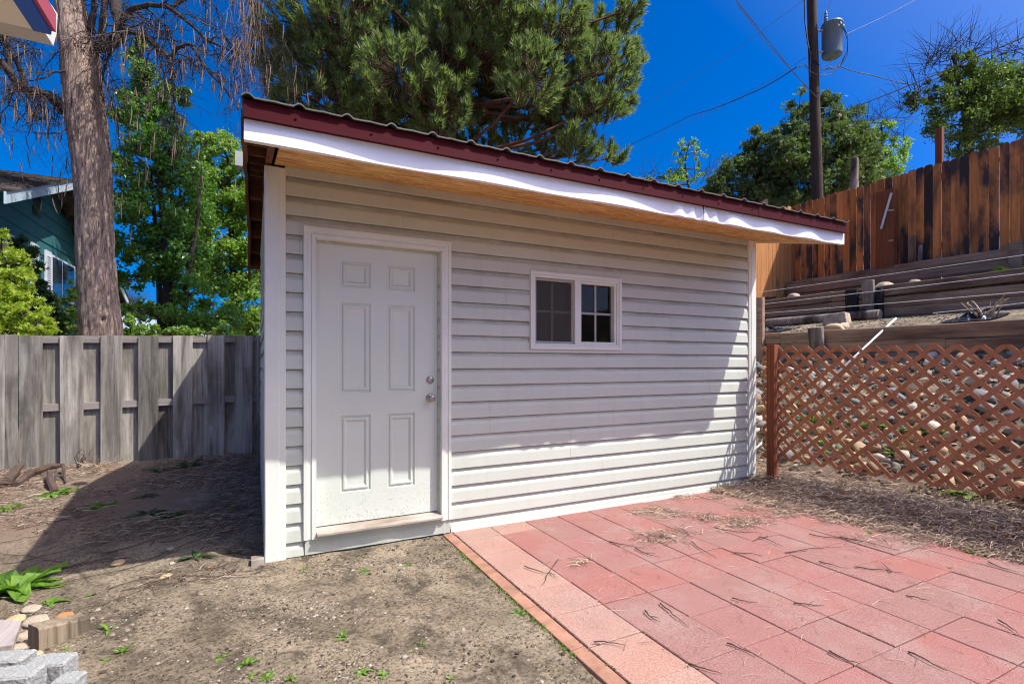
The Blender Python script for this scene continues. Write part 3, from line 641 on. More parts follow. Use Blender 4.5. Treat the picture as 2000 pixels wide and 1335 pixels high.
# ------------------------------------------------------------------ fences, terraces, lattice
def board(name, mat, parent, x0, x1, y0, y1, z0, z1, dog=0.0, axis='x', lean=0.0, **tags):
    m = MB(); l = lean
    if axis == 'x':
        p = [(x0, z0), (x1, z0), (x1+l, z1-dog), (x1-dog+l, z1), (x0+dog+l, z1), (x0+l, z1-dog)] if dog else [(x0, z0), (x1, z0), (x1+l, z1), (x0+l, z1)]
        m.prism([Vector((a, y0, b)) for a, b in p], (0, y1-y0, 0))
    else:
        p = [(y0, z0), (y1, z0), (y1+l, z1-dog), (y1-dog+l, z1), (y0+dog+l, z1), (y0+l, z1-dog)] if dog else [(y0, z0), (y1, z0), (y1+l, z1), (y0+l, z1)]
        m.prism([Vector((x0, a, b)) for a, b in p], (x1-x0, 0, 0))
    return m.build(name, mat, parent, bevel=0.002, **tags)
def left_fence():
    yf = 7.77-N0
    t = thing('board_fence', (-2.5, yf, .1), 'weathered grey board on board fence behind the dirt yard, left of the shed', 'fence')
    top = lambda x: 1.672+.0225*(x+2.55)
    edges = [(-58, -20), (2, 12), (12.5, 38), (40, 86), (120, 165), (198, 240), (271, 310), (339, 377), (406, 439), (459, 493), (502, 524)]
    r = random.Random(5)
    def X(px): return on_y(px, 800, yf).x
    spans = [(X(a), X(b)) for a, b in edges]
    x = spans[0][0]-.35
    while x > -9: spans.insert(0, (x-.2, x)); x -= .34
    x = spans[-1][1]+.12
    while x < 5.0: spans.append((x, x+.19)); x += .33
    for i, (a, b) in enumerate(spans):
        board('front_board', 'greyfence', t, a, b, yf-.045, yf-.026, ground_z((a+b)/2, yf)-.06, top(a)+r.uniform(-.006, .008), lean=r.uniform(-.006, .006))
        if i+1 < len(spans):
            c, d = b, spans[i+1][0]
            if d-c > .05: board('back_board', 'greyfence', t, c-.02, d+.012, yf+.012, yf+.028, ground_z(c, yf)-.05, top(a)-.03)
    for z0, z1 in ((1.585, 1.672), (.79, .876)):
        m = MB(); a, b = -9.2, 5.1
        m.hexa([(a, yf-.0255, z0-.15), (b, yf-.0255, z0+.17), (b, yf+.0115, z0+.17), (a, yf+.0115, z0-.15)], [(a, yf-.0255, z1-.155), (b, yf-.0255, z1+.168), (b, yf+.0115, z1+.168), (a, yf+.0115, z1-.155)])
        m.build('rail', 'greyrail', t)
left_fence()
def right_fence():
    t = thing('stained_fence', (FX, 1.0, 3.45), 'tall dog eared board fence with blackened peeling stain, standing above the timber terraces', 'fence')
    r = random.Random(8); y = -2.6; P = .150
    i = 0
    while y < FY-.02:
        top = 5.46+r.uniform(-.02, .02)
        board('board', 'stain', t, FX, FX+.018, y, y+P-r.choice((.003, .005, .009)), 3.40+r.uniform(0, .03), top, dog=.028, axis='y')
        y += P
    for z in (3.75, 5.15): sb('rail', 'stain', t, FX+.019, FX+.057, -2.6, FY, z, z+.09)
    for y in (-1.4, 1.0, 3.4): sb('fence_post', 'browntim', t, FX+.058, FX+.15, y, y+.09, 3.3, 5.3)
    t = thing('cedar_fence', (11.5, FY, 3.0), 'sunlit orange cedar board fence seen past the right corner of the shed', 'fence')
    x = 12.47
    while x > 7.6:
        w_ = .138; bot = 2.97 if x > 11.2 else 2.6
        bot = max(2.55, 2.97+.09*(x-11.2)) + r.uniform(-.03, .03)
        board('board', 'stainlit', t, x-w_, x, FY+.02, FY+.038, bot, 5.44+r.uniform(-.02, .02)-.17*(12.5-x), dog=.028)
        x -= .146
    for z in (3.3, 4.3): sb('rail', 'stainlit', t, 7.6, 12.4, FY+.039, FY+.077, z, z+.09)
    # big brown post with a bolted metal bar, and battens
    a = on_x(1710, 380, 12.30); b = on_x(1750, 540, 12.30)
    t = thing('gate_post', (12.3, (a.y+b.y)/2, 2.9), 'thick dark brown post with a tilted white metal bar in front of the stained fence', 'post')
    sb('post_body', 'browntim', t, 12.24, 12.40, min(a.y, b.y)+.02, max(a.y, b.y)-.03, 2.6, EYE+(710-378)/F*(ST*12.3+CT*(a.y+N0)), bevel=.006)
    m = MB(); p = on_x(1741, 377, 12.2); q = on_x(1721, 447, 12.2); m.tube([p, q], .026, 4); m.build('metal_bar', 'shutter', t)
    m = MB(); p = on_x(1734, 411, 12.22); q = on_x(1746, 410, 12.22); m.tube([p, q], .02, 6); p = on_x(1736, 470, 12.22); q = on_x(1745, 469, 12.22); m.tube([p, q], .015, 6); m.build('hinge', 'metal', t)
    for px, y0, y1, lab in ((1779, 460, 514, 'taller thin grey batten leaning on the stained fence'), (1796, 478, 512, 'shorter thin reddish batten leaning on the stained fence')):
        p = on_x(px, y0, 12.42); q = on_x(px, y1, 12.42)
        m = MB(); m.hexa([(12.40, p.y-.05, q.z-.1), (12.43, p.y-.05, q.z-.1), (12.43, p.y+.03, q.z-.1), (12.40, p.y+.03, q.z-.1)], [(12.44, p.y-.04, p.z), (12.47, p.y-.04, p.z), (12.47, p.y+.03, p.z), (12.44, p.y+.03, p.z)])
        tag(m.build('batten', 'timbertop', org=(12.43, p.y, q.z-.1)), lab, 'batten', 'battens on the stained fence')
right_fence()
def terrace(name, x, tops, hs, label, joints, y0=-5.0, y1=8.2, seed=1):
    t = thing(name, (x, 2.0, tops-sum(hs)), label, 'retaining wall', 'timber retaining walls')
    r = random.Random(seed); z = tops
    for k, h in enumerate(hs):
        cuts = [y0]+[j+r.uniform(-.05, .05)+(0 if k == 0 else r.uniform(-.8, .8)) for j in joints]+[y1]
        for a, b in zip(cuts[:-1], cuts[1:]):
            N = 24; vs = []; off = r.uniform(-.012, .012); dz = r.uniform(-.012, .012); tl = r.uniform(-.012, .012)
            for i in range(N+1):
                y = a+.004+(b-a-.008)*i/N; q = (i/N-.5)*tl*2
                zz = z+dz+q
                c = .012
                pr = [(x+off+c, zz), (x+.16, zz), (x+.16, zz-h+.008), (x+off+c, zz-h+.008), (x+off, zz-h+.008+c), (x+off, zz-c)]
                for (px_, pz_) in pr: vs.append((px_+.008*nz(y*2, pz_*4, k), y, pz_+.010*nz(y*1.5, px_*9, k+7)+.004*nz(y*9, k)))
            m = MB(); m.add(vs, [(i*6+j, i*6+(j+1) % 6, (i+1)*6+(j+1) % 6, (i+1)*6+j) for i in range(N) for j in range(6)]+[(5, 4, 3, 2, 1, 0), tuple(N*6+q for q in range(6))])
            m.build('beam', 'timber', t)
        z -= h
    return t
def stake(x, pl, pr, ytop, ybot, t, mat='timbertop', lean=.02, name='stake'):
    a = on_x(pl, ytop, x); b = on_x(pr, ytop, x); z1 = a.z; z0 = on_x(pl, ybot, x).z-.1
    y0, y1 = sorted((a.y, b.y)); m = MB(); N = 10; vs = []; K = 12
    for i in range(N+1):
        z = z0+(z1-z0)*i/N
        for j in range(K):
            an = 2*math.pi*j/K; rr = 1+.07*nz(j*2.1, 3, x)+.03*nz(j*3.7, z*3)
            sq = 1/max(abs(math.cos(an)), abs(math.sin(an)))**.5
            vs.append((x+.055*math.cos(an)*rr*sq, (y0+y1)/2+(y1-y0)/2*math.sin(an)*rr*sq*.86+lean*(z-z1), z+(.012*nz(j*1.3, 8) if i == N else 0)))
    m.add(vs, [(i*K+j, i*K+(j+1) % K, (i+1)*K+(j+1) % K, (i+1)*K+j) for i in range(N) for j in range(K)]+[tuple(N*K+q for q in range(K))])
    return m.build(name, mat, t)
w1 = terrace('timber_wall', T1, 1.845, (.19, .17, .16), 'lowest dark timber retaining wall, just above the rocky bank and the lattice', (-1.5, 1.4, 4.0), seed=2)
w2 = terrace('timber_wall', T2, 2.665, (.185, .18, .17), 'middle dark timber retaining wall between the two bare terraces', (-1, 1.85, 4.6), seed=3)
w3 = terrace('timber_wall', T3, 3.44, (.17, .17, .17), 'topmost dark timber retaining wall at the foot of the stained fence', (-.6, 2.2), seed=4, y1=4.64)
stake(T1-.06, 1576, 1609, 641, 700, w1, lean=.12); stake(T2-.07, 1681, 1709, 549, 604, w2, lean=.05); stake(T3-.07, 1966, 2000, 475, 528, w3, mat='timber', lean=.0)
stake(T1-.05, 1477, 1493, 582, 700, w1, mat='timber', lean=0)
stake(T2-.045, 1650, 1678, 568, 606, w2, mat='charred', lean=0, name='charred_post'); stake(T2-.045, 1712, 1726, 563, 606, w2, mat='charred', lean=0, name='charred_post')
# log and loose things lying on the lower terrace
def log(px0, px1, py, x, r_, label, mat='timbertop'):
    a = on_x(px0, py, x); b = on_x(px1, py, x); gz = ground_z(x, b.y)+r_*.9
    a.z = b.z = gz; m = MB(); N = 8
    m.tube([a.lerp(b, i/N)+Vector((.01*nz(i, 3), 0, .008*nz(i, 9))) for i in range(N+1)], [r_*(1+.06*nz(i*1.7, 2)) for i in range(N+1)], 14)
    tag(m.build('log', mat, smooth=False, org=b), label, 'log')
log(1500, 1719, 612, 9.30, .085, 'round timber log lying at the foot of the middle retaining wall')
def rock_bm(seed, flat=.6, sub=3):
    bm = bmesh.new(); bmesh.ops.create_icosphere(bm, subdivisions=sub, radius=1); r = random.Random(seed)
    o = Vector((r.uniform(0, 99), r.uniform(0, 99), 0)); sx, sy = r.uniform(.8, 1.25), r.uniform(.7, 1.0)
    planes = [(Vector((r.gauss(0, 1), r.gauss(0, 1), r.gauss(0, 1))).normalized(), r.uniform(.62, .9)) for _ in range(5)]
    for v in bm.verts:
        p = v.co.copy(); p *= 1+.20*mnoise.noise(p*1.3+o)
        for n, d in planes:
            e = p.dot(n)-d
            if e > 0: p -= n*e*.75
        v.co = Vector((p.x*sx, p.y*sy, p.z*flat))
    me = bpy.data.meshes.new('rock'); bm.to_mesh(me); bm.free(); me.polygons.foreach_set('use_smooth', [True]*len(me.polygons)); return me
def rock(me, name, mat, loc, size, rz, label, cat='rock', group=None, sink=.35, flat=1.0, tilt=(0, 0)):
    ob = bpy.data.objects.new(name, me.copy() if mat not in [m.name for m in me.materials] and len(me.materials) else me); C.objects.link(ob)
    if not len(ob.data.materials): ob.data.materials.append(MT[mat])
    ob.location = (loc[0], loc[1], loc[2]+size*.6*(.5-sink)); ob.scale = (size, size, size*flat); ob.rotation_euler = (tilt[0], tilt[1], rz)
    tag(ob, label, cat, group); return ob
def onrock(seed, px, py, x, size, mat, label, name='rock', flat=.8, group=None):
    p = on_x(px, py, x); p.z = ground_z(p.x, p.y); return rock(rock_bm(seed, flat), name, mat, p, size, seed*1.3, label, group=group)
onrock(11, 1629, 640, 7.9, .13, 'tanrock', 'rounded tan rock on the lower terrace behind the timber stake', flat=.75)
onrock(12, 1650, 634, 8.2, .09, 'rock', 'small pale rock tucked against the tan rock on the lower terrace')
onrock(13, 1789, 553, 10.0, .13, 'palerock', 'pale pointed rock on the upper terrace right of the dark brown post')
onrock(14, 1727, 556, 10.0, .16, 'palerock', 'flat pale rock on the upper terrace behind the timber stake')
onrock(15, 1549, 564, 10.6, .20, 'rock', 'dark grey rock in the corner where the two upper fences meet')
# broken wall block on the terrace
p = on_x(1637, 620, 8.9); gz = ground_z(p.x, p.y)
m = MB(); c = p
m.hexa([(c.x-.13, c.y-.22, gz-.02), (c.x+.13, c.y-.16, gz-.02), (c.x+.12, c.y+.22, gz-.02), (c.x-.13, c.y+.20, gz-.02)], [(c.x-.10, c.y-.17, gz+.19), (c.x+.10, c.y-.14, gz+.18), (c.x+.10, c.y+.20, gz+.16), (c.x-.11, c.y+.17, gz+.17)])
tag(m.build('stone_block', 'palerock', bevel=.02, org=(c.x, c.y, gz)), 'pale squared stone block resting on the lower terrace beside the log', 'block')
# black sheets on the terraces
def tarp(px, py, x, sx, sy, label, seed):
    p = on_x(px, py, x); gz = ground_z(p.x, p.y); m = MB(); N = 16; vs = []
    for i in range(N+1):
        for j in range(N+1):
            a, b = (i/N-.5), (j/N-.5)
            vs.append((p.x+a*sx+.1*nz(b*4, seed), p.y+b*sy, ground_z(p.x+a*sx, p.y+b*sy)+.02+.12*abs(nz(a*5+seed, b*6))*(1-2*max(abs(a), abs(b)))*1.6))
    m.add(vs, [(i*(N+1)+j, i*(N+1)+j+1, (i+1)*(N+1)+j+1, (i+1)*(N+1)+j) for i in range(N) for j in range(N)])
    tag(m.build('plastic_sheet', 'tarp', smooth=False, org=(p.x, p.y, gz)), label, 'plastic sheet', 'scraps of black plastic sheet')
tarp(1500, 636, 8.2, .5, .8, 'crumpled black plastic sheet on the lower terrace beside the shed corner', 1)
tarp(1905, 606, 8.2, .7, .5, 'crumpled black plastic sheet around the dead plant stub on the lower terrace', 2)
tarp(1830, 545, 11.0, .4, .8, 'black plastic scrap in front of the topmost timber wall', 3)
# dead stubby plant
p = on_x(1915, 600, 8.2); gz = ground_z(p.x, p.y); m = MB(); r = random.Random(4)
for i in range(16):
    a = r.uniform(0, 6.28); q = Vector((p.x+r.uniform(-.12, .12), p.y+r.uniform(-.12, .12), gz)); pts = [q]
    for k in range(5): q = q+Vector((math.cos(a)*.025+r.uniform(-.03, .03), math.sin(a)*.04+r.uniform(-.03, .03), r.uniform(.02, .07))); pts.append(q)
    m.tube(pts, [.014, .012, .010, .008, .007, .004], 5)
tag(m.build('dead_plant', 'litter', org=(p.x, p.y, gz)), 'dry stubby dead plant on the lower terrace wrapped in black plastic', 'dead plant')
# timbers and things past the fence corner
p = on_x(1984, 515, 11.9); 
# pale strand wires
def wire(name, pts, rad, mat, label, group=None, sag=0.0, k=5, cat='wire'):
    P = []
    for a, b in zip(pts[:-1], pts[1:]):
        for i in range(14):
            t = i/14; q = a.lerp(b, t); q.z -= sag*4*t*(1-t); P.append(q)
    P.append(pts[-1]); m = MB(); m.tube(P, rad, k); return tag(m.build(name, mat, org=pts[0]), label, cat, group)
for (x, pa, pb, lab) in ((9.2, (1475, 571), (2000, 497), 'topmost pale wire strung across the terraces'), (8.6, (1475, 595), (2000, 533), 'second pale wire from the top strung across the terraces'),
                         (8.2, (1475, 612), (2000, 569), 'third pale wire from the top strung across the terraces'), (8.0, (1822, 611), (2000, 590), 'lowest and shortest pale wire above the dead plant stub')):
    a = on_x(pa[0], pa[1], x); b = on_x(pb[0], pb[1], x); b = b+(b-a)*.3
    if pa[0] < 1500: a = a+(a-b)*.25
    wire('strand_wire', [a, b], .0045, 'line', lab, 'wires strung above the terraces', .01)
# white pipe
a = on_x(1750, 621, 7.75); b = on_x(1484, 868, 5.45)
c_ = a.lerp(b, .50); d_ = a.lerp(b, .93)
m = MB(); m.tube([a, c_], .0125, 12); tag(m.build('pipe', 'pvc', smooth=True, org=c_), 'white pipe slanting from the lower terrace down behind the lattice', 'pipe')
m = MB(); m.tube([d_, b+(b-a)*.06], .0125, 12); tag(m.build('pipe', 'pvc', smooth=True, org=b), 'short white pipe end between the shed corner and the lattice post', 'pipe')

# ------------------------------------------------------------------ lattice
def clip(poly, ax, val, keep):
    out = []; n = len(poly)
    for i in range(n):
        a, b = poly[i], poly[(i+1) % n]; ia, ib = (a[ax]-val)*keep >= 0, (b[ax]-val)*keep >= 0
        if ia: out.append(a)
        if ia != ib:
            t = (val-a[ax])/(b[ax]-a[ax]); out.append((a[0]+(b[0]-a[0])*t, a[1]+(b[1]-a[1])*t))
    return out
def lattice():
    # runs from the shed corner towards the camera: point at distance a along it
    D = Vector((.139, -.99, 0)).normalized(); O = Vector((5.03, 0, 0)); Nn = Vector((D.y, -D.x, 0))
    A0, A1, H, Pp, W = .085, 4.3, 1.225, .1525, .0375
    top = lambda a: EYE+.196-.020*a
    t = thing('lattice_fence', tuple(O+D*.22+Vector((0, 0, .1))), 'low red brown diagonal lattice fence with a post, in front of the rocky bank', 'fence')
    def panel(a0, a1, holes, name):
        m = MB(); L = a1-a0
        for d in (1, -1):
            k = -int(H/Pp)-2
            while k*Pp < L+H+Pp:
                c = k*Pp
                # centre line: u = c + d*w  (w downward from the top)
                e = W/2*math.sqrt(2)
                w0, w1 = -.3, H+.3
                base = (c if d > 0 else c)
                poly = [(base+d*w0-e, w0), (base+d*w0+e, w0), (base+d*w1+e, w1), (base+d*w1-e, w1)]
                for ax, v, kp in ((0, 0, 1), (0, L, -1), (1, 0, 1), (1, H, -1)):
                    poly = clip(poly, ax, v, kp)
                    if len(poly) < 3: break
                k += 1
                if len(poly) < 3: continue
                parts = [poly]
                for (hu, hw, hr) in holes:
                    if abs((hu-base)-d*hw) < hr:
                        parts = [clip(poly, 1, hw-hr*.8, -1), clip(poly, 1, hw+hr*.9, 1)] if d > 0 or hr >= .1 else parts
                for pl in parts:
                    if len(pl) < 3: continue
                    off = .0035 if d > 0 else -.0035
                    P = [O+D*(a0+u)+Nn*(off-.003)+Vector((0, 0, top(a0+u)-w_)) for u, w_ in pl]
                    m.prism(P, Nn*.0062)
        return m.build(name, 'lattice', t, bevel=0)
    panel(A0, 2.45, [(1.24-A0, 1.04, .13), (1.0-A0, .93, .05)], 'lattice_panel')
    panel(2.455, A1, [], 'lattice_panel')
    P = O+D*.225; m = MB(); hw = .044
    X = D; Y_ = Nn; zt = top(.22)+.015
    def ring(z, tw=0): return [tuple(P+X*(sx*hw)+Y_*(.0075+sy*2*hw)+Vector((0, 0, z))) for sx, sy in ((-1, 0), (1, 0), (1, 1), (-1, 1))]
    m.hexa(ring(-.02), ring(zt)); m.build('post', 'browntim', t, bevel=.005)
lattice()
# ------------------------------------------------------------------ rocks on the bank, litter, weeds
def bank_rocks():
    r = random.Random(21); meshes = [rock_bm(100+i, r.uniform(.5, .75), 2) for i in range(9)]
    for me in meshes: me.materials.append(MT['rock'])
    pts = []; tries = 0
    while len(pts) < 298 and tries < 20000:
        tries += 1
        x = r.uniform(5.50, 7.42); y = r.uniform(-2.9, 2.6) if r.random() < .93 else r.uniform(2.6, 4.5)
        n = y+N0; X = CT*x-ST*n; Y = ST*x+CT*n
        if not (.44 < X/Y < 1.08): continue
        s = r.uniform(.048, .10)*(1.15 if r.random() < .25 else .9)
        if any((x-a)**2+(y-b)**2 < ((s+c)*.72)**2 for a, b, c in pts): continue
        pts.append((x, y, s))
    for i, (x, y, s) in enumerate(pts):
        o = bpy.data.objects.new('river_rock', meshes[i % 9]); C.objects.link(o)
        o.location = (x, y, ground_z(x, y)+s*.22); o.scale = (s, s*r.uniform(.8, 1.2), s*r.uniform(.8, 1.15)); o.rotation_euler = (r.uniform(-.5, .3), -.5+r.uniform(-.5, .3), r.uniform(0, 6.28))
        kd = r.choice(('grey', 'grey', 'tan', 'tan', 'pale', 'brown')); o.material_slots[0].link = 'OBJECT'; o.material_slots[0].material = MT['rock_'+kd]
        n_ = y+N0; u_ = (CT*x-ST*n_)/(ST*x+CT*n_); sz = 'large' if s > .085 else ('small' if s < .06 else 'middling')
        row = 'low on the bank' if x < 6.1 else ('halfway up the bank' if x < 6.8 else 'high on the bank')
        col = 'close to the lattice post' if u_ < .58 else ('behind the left half of the lattice' if u_ < .74 else ('behind the right half of the lattice' if u_ < .9 else 'near the right photo edge'))
        tag(o, '%s %s river rock %s, %s' % (sz, kd, row, col), 'rock', 'river rocks on the bank behind the lattice')
    # pebbles between them
    m = MB()
    for _ in range(4200):
        x = r.uniform(5.1, 7.45); y = r.uniform(-3.2, 4.0); s = r.uniform(.010, .045); chip(m, x, y, s, r)
    for _ in range(2600):
        x = r.choice((r.uniform(7.7, 9.4), r.uniform(9.75, 12.1))); y = r.uniform(-.5, 6.5); chip(m, x, y, r.uniform(.008, .03), r)
    m.build('bank_pebbles', 'chips', kind='stuff')
def chip(m, x, y, s, r, zoff=0.0):
    z = ground_z(x, y)+zoff+s*.12; a = r.uniform(0, 6.28); k = r.choice((4, 5, 5, 6)); o = len(m.v)
    ring = []
    for j in range(k):
        t = a+6.283*j/k; q = s*r.uniform(.6, 1.1); ring.append((x+q*math.cos(t), y+q*math.sin(t)*.8, z+s*r.uniform(-.1, .12)))
    top = [(lerp(x, p[0], .62)+s*.05, lerp(y, p[1], .62), z+s*r.uniform(.28, .5)) for p in ring]
    m.add(ring+top, [tuple(range(k, 2*k))]+[(j, (j+1) % k, k+(j+1) % k, k+j) for j in range(k)])
def strand(m, x, y, z, L, a, w_, r, lift=.01, curl=.6, n=4):
    # thin bent dry stem as a three sided sliver
    pts = []; p = Vector((x, y, z)); da = r.uniform(-curl, curl)
    for i in range(n+1):
        pts.append(p.copy()); p = p+Vector((math.cos(a), math.sin(a), 0))*(L/n); a += da/n+r.uniform(-.15, .15); p.z = z+lift*math.sin(math.pi*(i+1)/n)*1.0+r.uniform(-.2, .2)*lift
    o = len(m.v)
    for i, q in enumerate(pts):
        ww = w_*(1-.6*i/n); dx, dy = -math.sin(a)*ww, math.cos(a)*ww
        m.v.extend([(q.x+dx, q.y+dy, q.z), (q.x-dx, q.y-dy, q.z), (q.x, q.y, q.z+ww*1.3)])
    for i in range(n):
        b = o+i*3
        for j in range(3): m.f.append((b+j, b+(j+1) % 3, b+3+(j+1) % 3, b+3+j)); m.mi.append(0)
bank_rocks()
def litter():
    r = random.Random(31)
    # needle and stem heap along the lattice foot
    m = MB()
    def pr(y):   # patio-side border of the heap
        return lerp(4.28, 4.62, ss(0, -2.4, y)) if False else 4.30+.35*min(1, max(0, -y/2.4))
    for _ in range(15000):
        y = r.uniform(-3.6, .25); x0 = pr(y)+.12*nz(y*2.2, 1.0); x = x0+abs(r.gauss(0, .42)); 
        if x > 5.9: continue
        if y > 0 and x < 5.02: continue
        h = .035*ss(0, .25, x-x0)+.02
        z = max(ground_z(x, y), 0 if x < 4.70 else -1)+r.uniform(0, h)
        strand(m, x, y, z, r.uniform(.04, .17), r.uniform(0, 6.28), r.uniform(.0013, .0036), r, r.uniform(.004, .035), 1.2, 3)
    for _ in range(5000):
        y = r.uniform(-3.2, 3); x = 5.1+2.3*r.random()**1.7
        strand(m, x, y, ground_z(x, y)+.01, r.uniform(.05, .18), r.uniform(0, 6.28), .0016, r, .03, 1.0, 3)
    # leaf flakes in the heap
    for _ in range(2600):
        y = r.uniform(-3.4, .2); x = pr(y)+.05+abs(r.gauss(0, .3)); chip(m, x, y, r.uniform(.006, .018), r, r.uniform(.02, .06) if x < 4.62 else .03)
    m.build('dry_litter', 'litter', kind='stuff')
    # clumps of dry needles on the pavers (placed where the photograph has them)
    m = MB()
    for (px, py, sx, n) in ((1300, 1052, .20, 190), (1268, 1000, .14, 110), (1318, 1005, .14, 110), (1330, 972, .12, 70), (1385, 1013, .13, 120), (1405, 975, .13, 70), (1462, 1020, .20, 190), (1465, 995, .16, 90), (1540, 1003, .17, 190), (1590, 992, .16, 120), (1640, 1017, .16, 130), (1790, 1057, .22, 130),
                           (1690, 1055, .2, 40), (1140, 1100, .07, 26), (1640, 1000, .2, 80), (1440, 1030, .18, 80)):
        p = ray_ground(px, py); b = r.uniform(0, 3.14)
        for _ in range(int(n*1.5)):
            x = p.x+r.gauss(0, sx*.6); y = p.y+r.gauss(0, sx*.36)
            strand(m, x, y, .004+r.uniform(0, .012), r.uniform(.03, .13), b+r.gauss(0, .9), r.uniform(.0011, .0026), r, r.uniform(.002, .014), .9, 3)
    for _ in range(900):   # single needles strewn
        px, py = r.uniform(900, 2000), r.uniform(975, 1330)
        if r.random() < (py-975)/420: continue
        p = ray_ground(px, py)
        if p.x < 1.45 or p.y > -.02: continue
        strand(m, p.x, p.y, .005, r.uniform(.02, .11), r.gauss(.2, 1.2), r.uniform(.0006, .0013), r, .004, .7, 3)
    m.build('dry_needles', 'litter', kind='stuff')
    # distinct dark twigs on the patio
    tw = [((1395, 1033), (1490, 1042)), ((1482, 1050), (1530, 1070)), ((1430, 1082), (1490, 1087)), ((1535, 1082), (1645, 1072)), ((1240, 1072), (1290, 1092)), ((1190, 1060), (1260, 1073)), ((1600, 1098), (1655, 1112)), ((1670, 1110), (1765, 1122)),
          ((1580, 1045), (1680, 1055)), ((1640, 1050), (1760, 1078)), ((1290, 1180), (1345, 1228)), ((1260, 1195), (1290, 1218)), ((1090, 1095), (1060, 1145)), ((1025, 1108), (1085, 1125)), ((1160, 1258), (1222, 1265)), ((1345, 1299), (1410, 1318)), ((1420, 1260), (1478, 1285)), ((1620, 1275), (1680, 1300)), ((1775, 1275), (1850, 1315)), ((1950, 1215), (1990, 1242)), ((1430, 1170), (1480, 1180)), ((1550, 1180), (1610, 1185)), ((1770, 1165), (1815, 1175)), ((1500, 1050), (1470, 1060)), ((1740, 1120), (1720, 1100)), ((1350, 1060), (1400, 1090)), ((1930, 1100), (1990, 1120))]
    m = MB()
    for a, b in tw:
        A, B = ray_ground(*a), ray_ground(*b); A.z = B.z = .008
        pts = []; d = B-A; nn = Vector((-d.y, d.x, 0)); cv = r.uniform(-.12, .12)
        for i in range(7):
            t = i/6; pts.append(A.lerp(B, t)+nn*(cv*4*t*(1-t)+r.uniform(-.012, .012))+Vector((0, 0, r.uniform(0, .008))))
        m.tube(pts, [.0042*(1-.12*i) for i in range(7)], 5)
        if r.random() < .3:
            q = pts[3]; e = q+Vector((d.x*.25-d.y*.2, d.y*.25+d.x*.2, .004)); m.tube([q, q.lerp(e, .5)+Vector((0, .004, .003)), e], [.0026, .002, .001], 4)
    m.build('patio_twigs', 'twig', kind='stuff')
    # joint dirt and moss beside the edging
    m = MB()
    for _ in range(420):
        y = -r.uniform(0, 4.2); x = 1.417+r.gauss(0, .004); chip(m, x, y, r.uniform(.003, .008), r, .035)
    m.build('joint_crumbs', 'twig', kind='stuff')
    m = MB()
    for _ in range(900):
        y = -r.uniform(.1, 2.6)
        if nz(y*3, 4.4) < -.02: continue
        x = 1.33-abs(r.gauss(0, .012)); z = ground_z(1.30, y); a = r.uniform(0, 6.28); s = r.uniform(.004, .011)
        m.add([(x, y, z), (x+s*math.cos(a), y+s*math.sin(a), z+s), (x+s*.6*math.cos(a+1), y+s*.6*math.sin(a+1), z+s*1.3)], [(0, 1, 2)])
    m.build('edge_moss', 'weed', kind='stuff')
    # mulch under and left of the shed's shadow
    m = MB()
    for _ in range(24000):
        x = r.uniform(-5.5, .06); y = r.uniform(-.2, 3.95)
        k = nz(x*1.1, y*1.4, 2)+.45*ss(.8, 2.4, y)-.12+(.5 if x > -.35 and y > .2 else 0)
        if r.random() > ss(-.1, .45, k): continue
        z = ground_z(x, y)+r.uniform(0, .012); L = r.uniform(.02, .13)
        strand(m, x, y, z, L, r.gauss(.1, .9), r.uniform(.0014, .0042), r, r.uniform(.002, .014), .8, 3)
    for _ in range(5000):
        x = r.uniform(-5.5, .06); y = r.uniform(.3, 3.9)
        if nz(x*1.1, y*1.4, 2)+.45*ss(.8, 2.4, y) < .1: continue
        chip(m, x, y, r.uniform(.004, .014), r)
    m.build('mulch', 'mulch', kind='stuff')
    m = MB()
    for _ in range(46000):
        x = r.uniform(-3.2, 1.32); y = r.uniform(-3.2, -.03)
        if r.random() > .42+1.3*nz(x*2.2, y*2.2, 7)+.5*nz(x*7, y*7, 3): continue
        chip(m, x, y, min(.017, .0024+r.expovariate(1/.0028)), r)
    for _ in range(7000):
        x = r.uniform(-4.5, 1.3); y = r.uniform(-3.0, 1.2)
        if r.random() > .3+.9*nz(x*1.7, y*2.5, 17): continue
        strand(m, x, y, ground_z(x, y)+.001, r.uniform(.01, .07), r.uniform(0, 6.28), r.uniform(.0005, .0015), r, .004, .9, 3)
    for _ in range(75):   # small heaps of crumbled bark and stems
        cx_, cy_ = r.uniform(-3.0, 1.2), r.uniform(-2.9, -.1); rr_ = r.uniform(.04, .16)
        for _k in range(int(500*rr_)):
            x, y = cx_+r.gauss(0, rr_), cy_+r.gauss(0, rr_*.6)
            if x > 1.31: continue
            if r.random() < .6: chip(m, x, y, r.uniform(.003, .009), r, .004)
            else: strand(m, x, y, ground_z(x, y)+.003, r.uniform(.015, .05), r.uniform(0, 6.28), r.uniform(.0008, .002), r, .006, .9, 3)
    m.build('yard_gravel', 'chips', kind='stuff')
    # long runners and roots lying over the left yard
    m = MB()
    for _ in range(30):
        p = ray_ground(r.uniform(-60, 420), r.uniform(985, 1185)); a = r.gauss(.25, .35); q = p.copy(); pts = []
        for i in range(12):
            pts.append(Vector((q.x, q.y, ground_z(q.x, q.y)+.006+.012*abs(nz(i*.7, p.x*9))))); a += r.uniform(-.25, .25); q = q+Vector((math.cos(a), math.sin(a), 0))*r.uniform(.03, .09)
        m.tube(pts, [.0026*(1-.06*i) for i in range(12)], 4)
    m.build('creeping_roots', 'twig', kind='stuff')
litter()
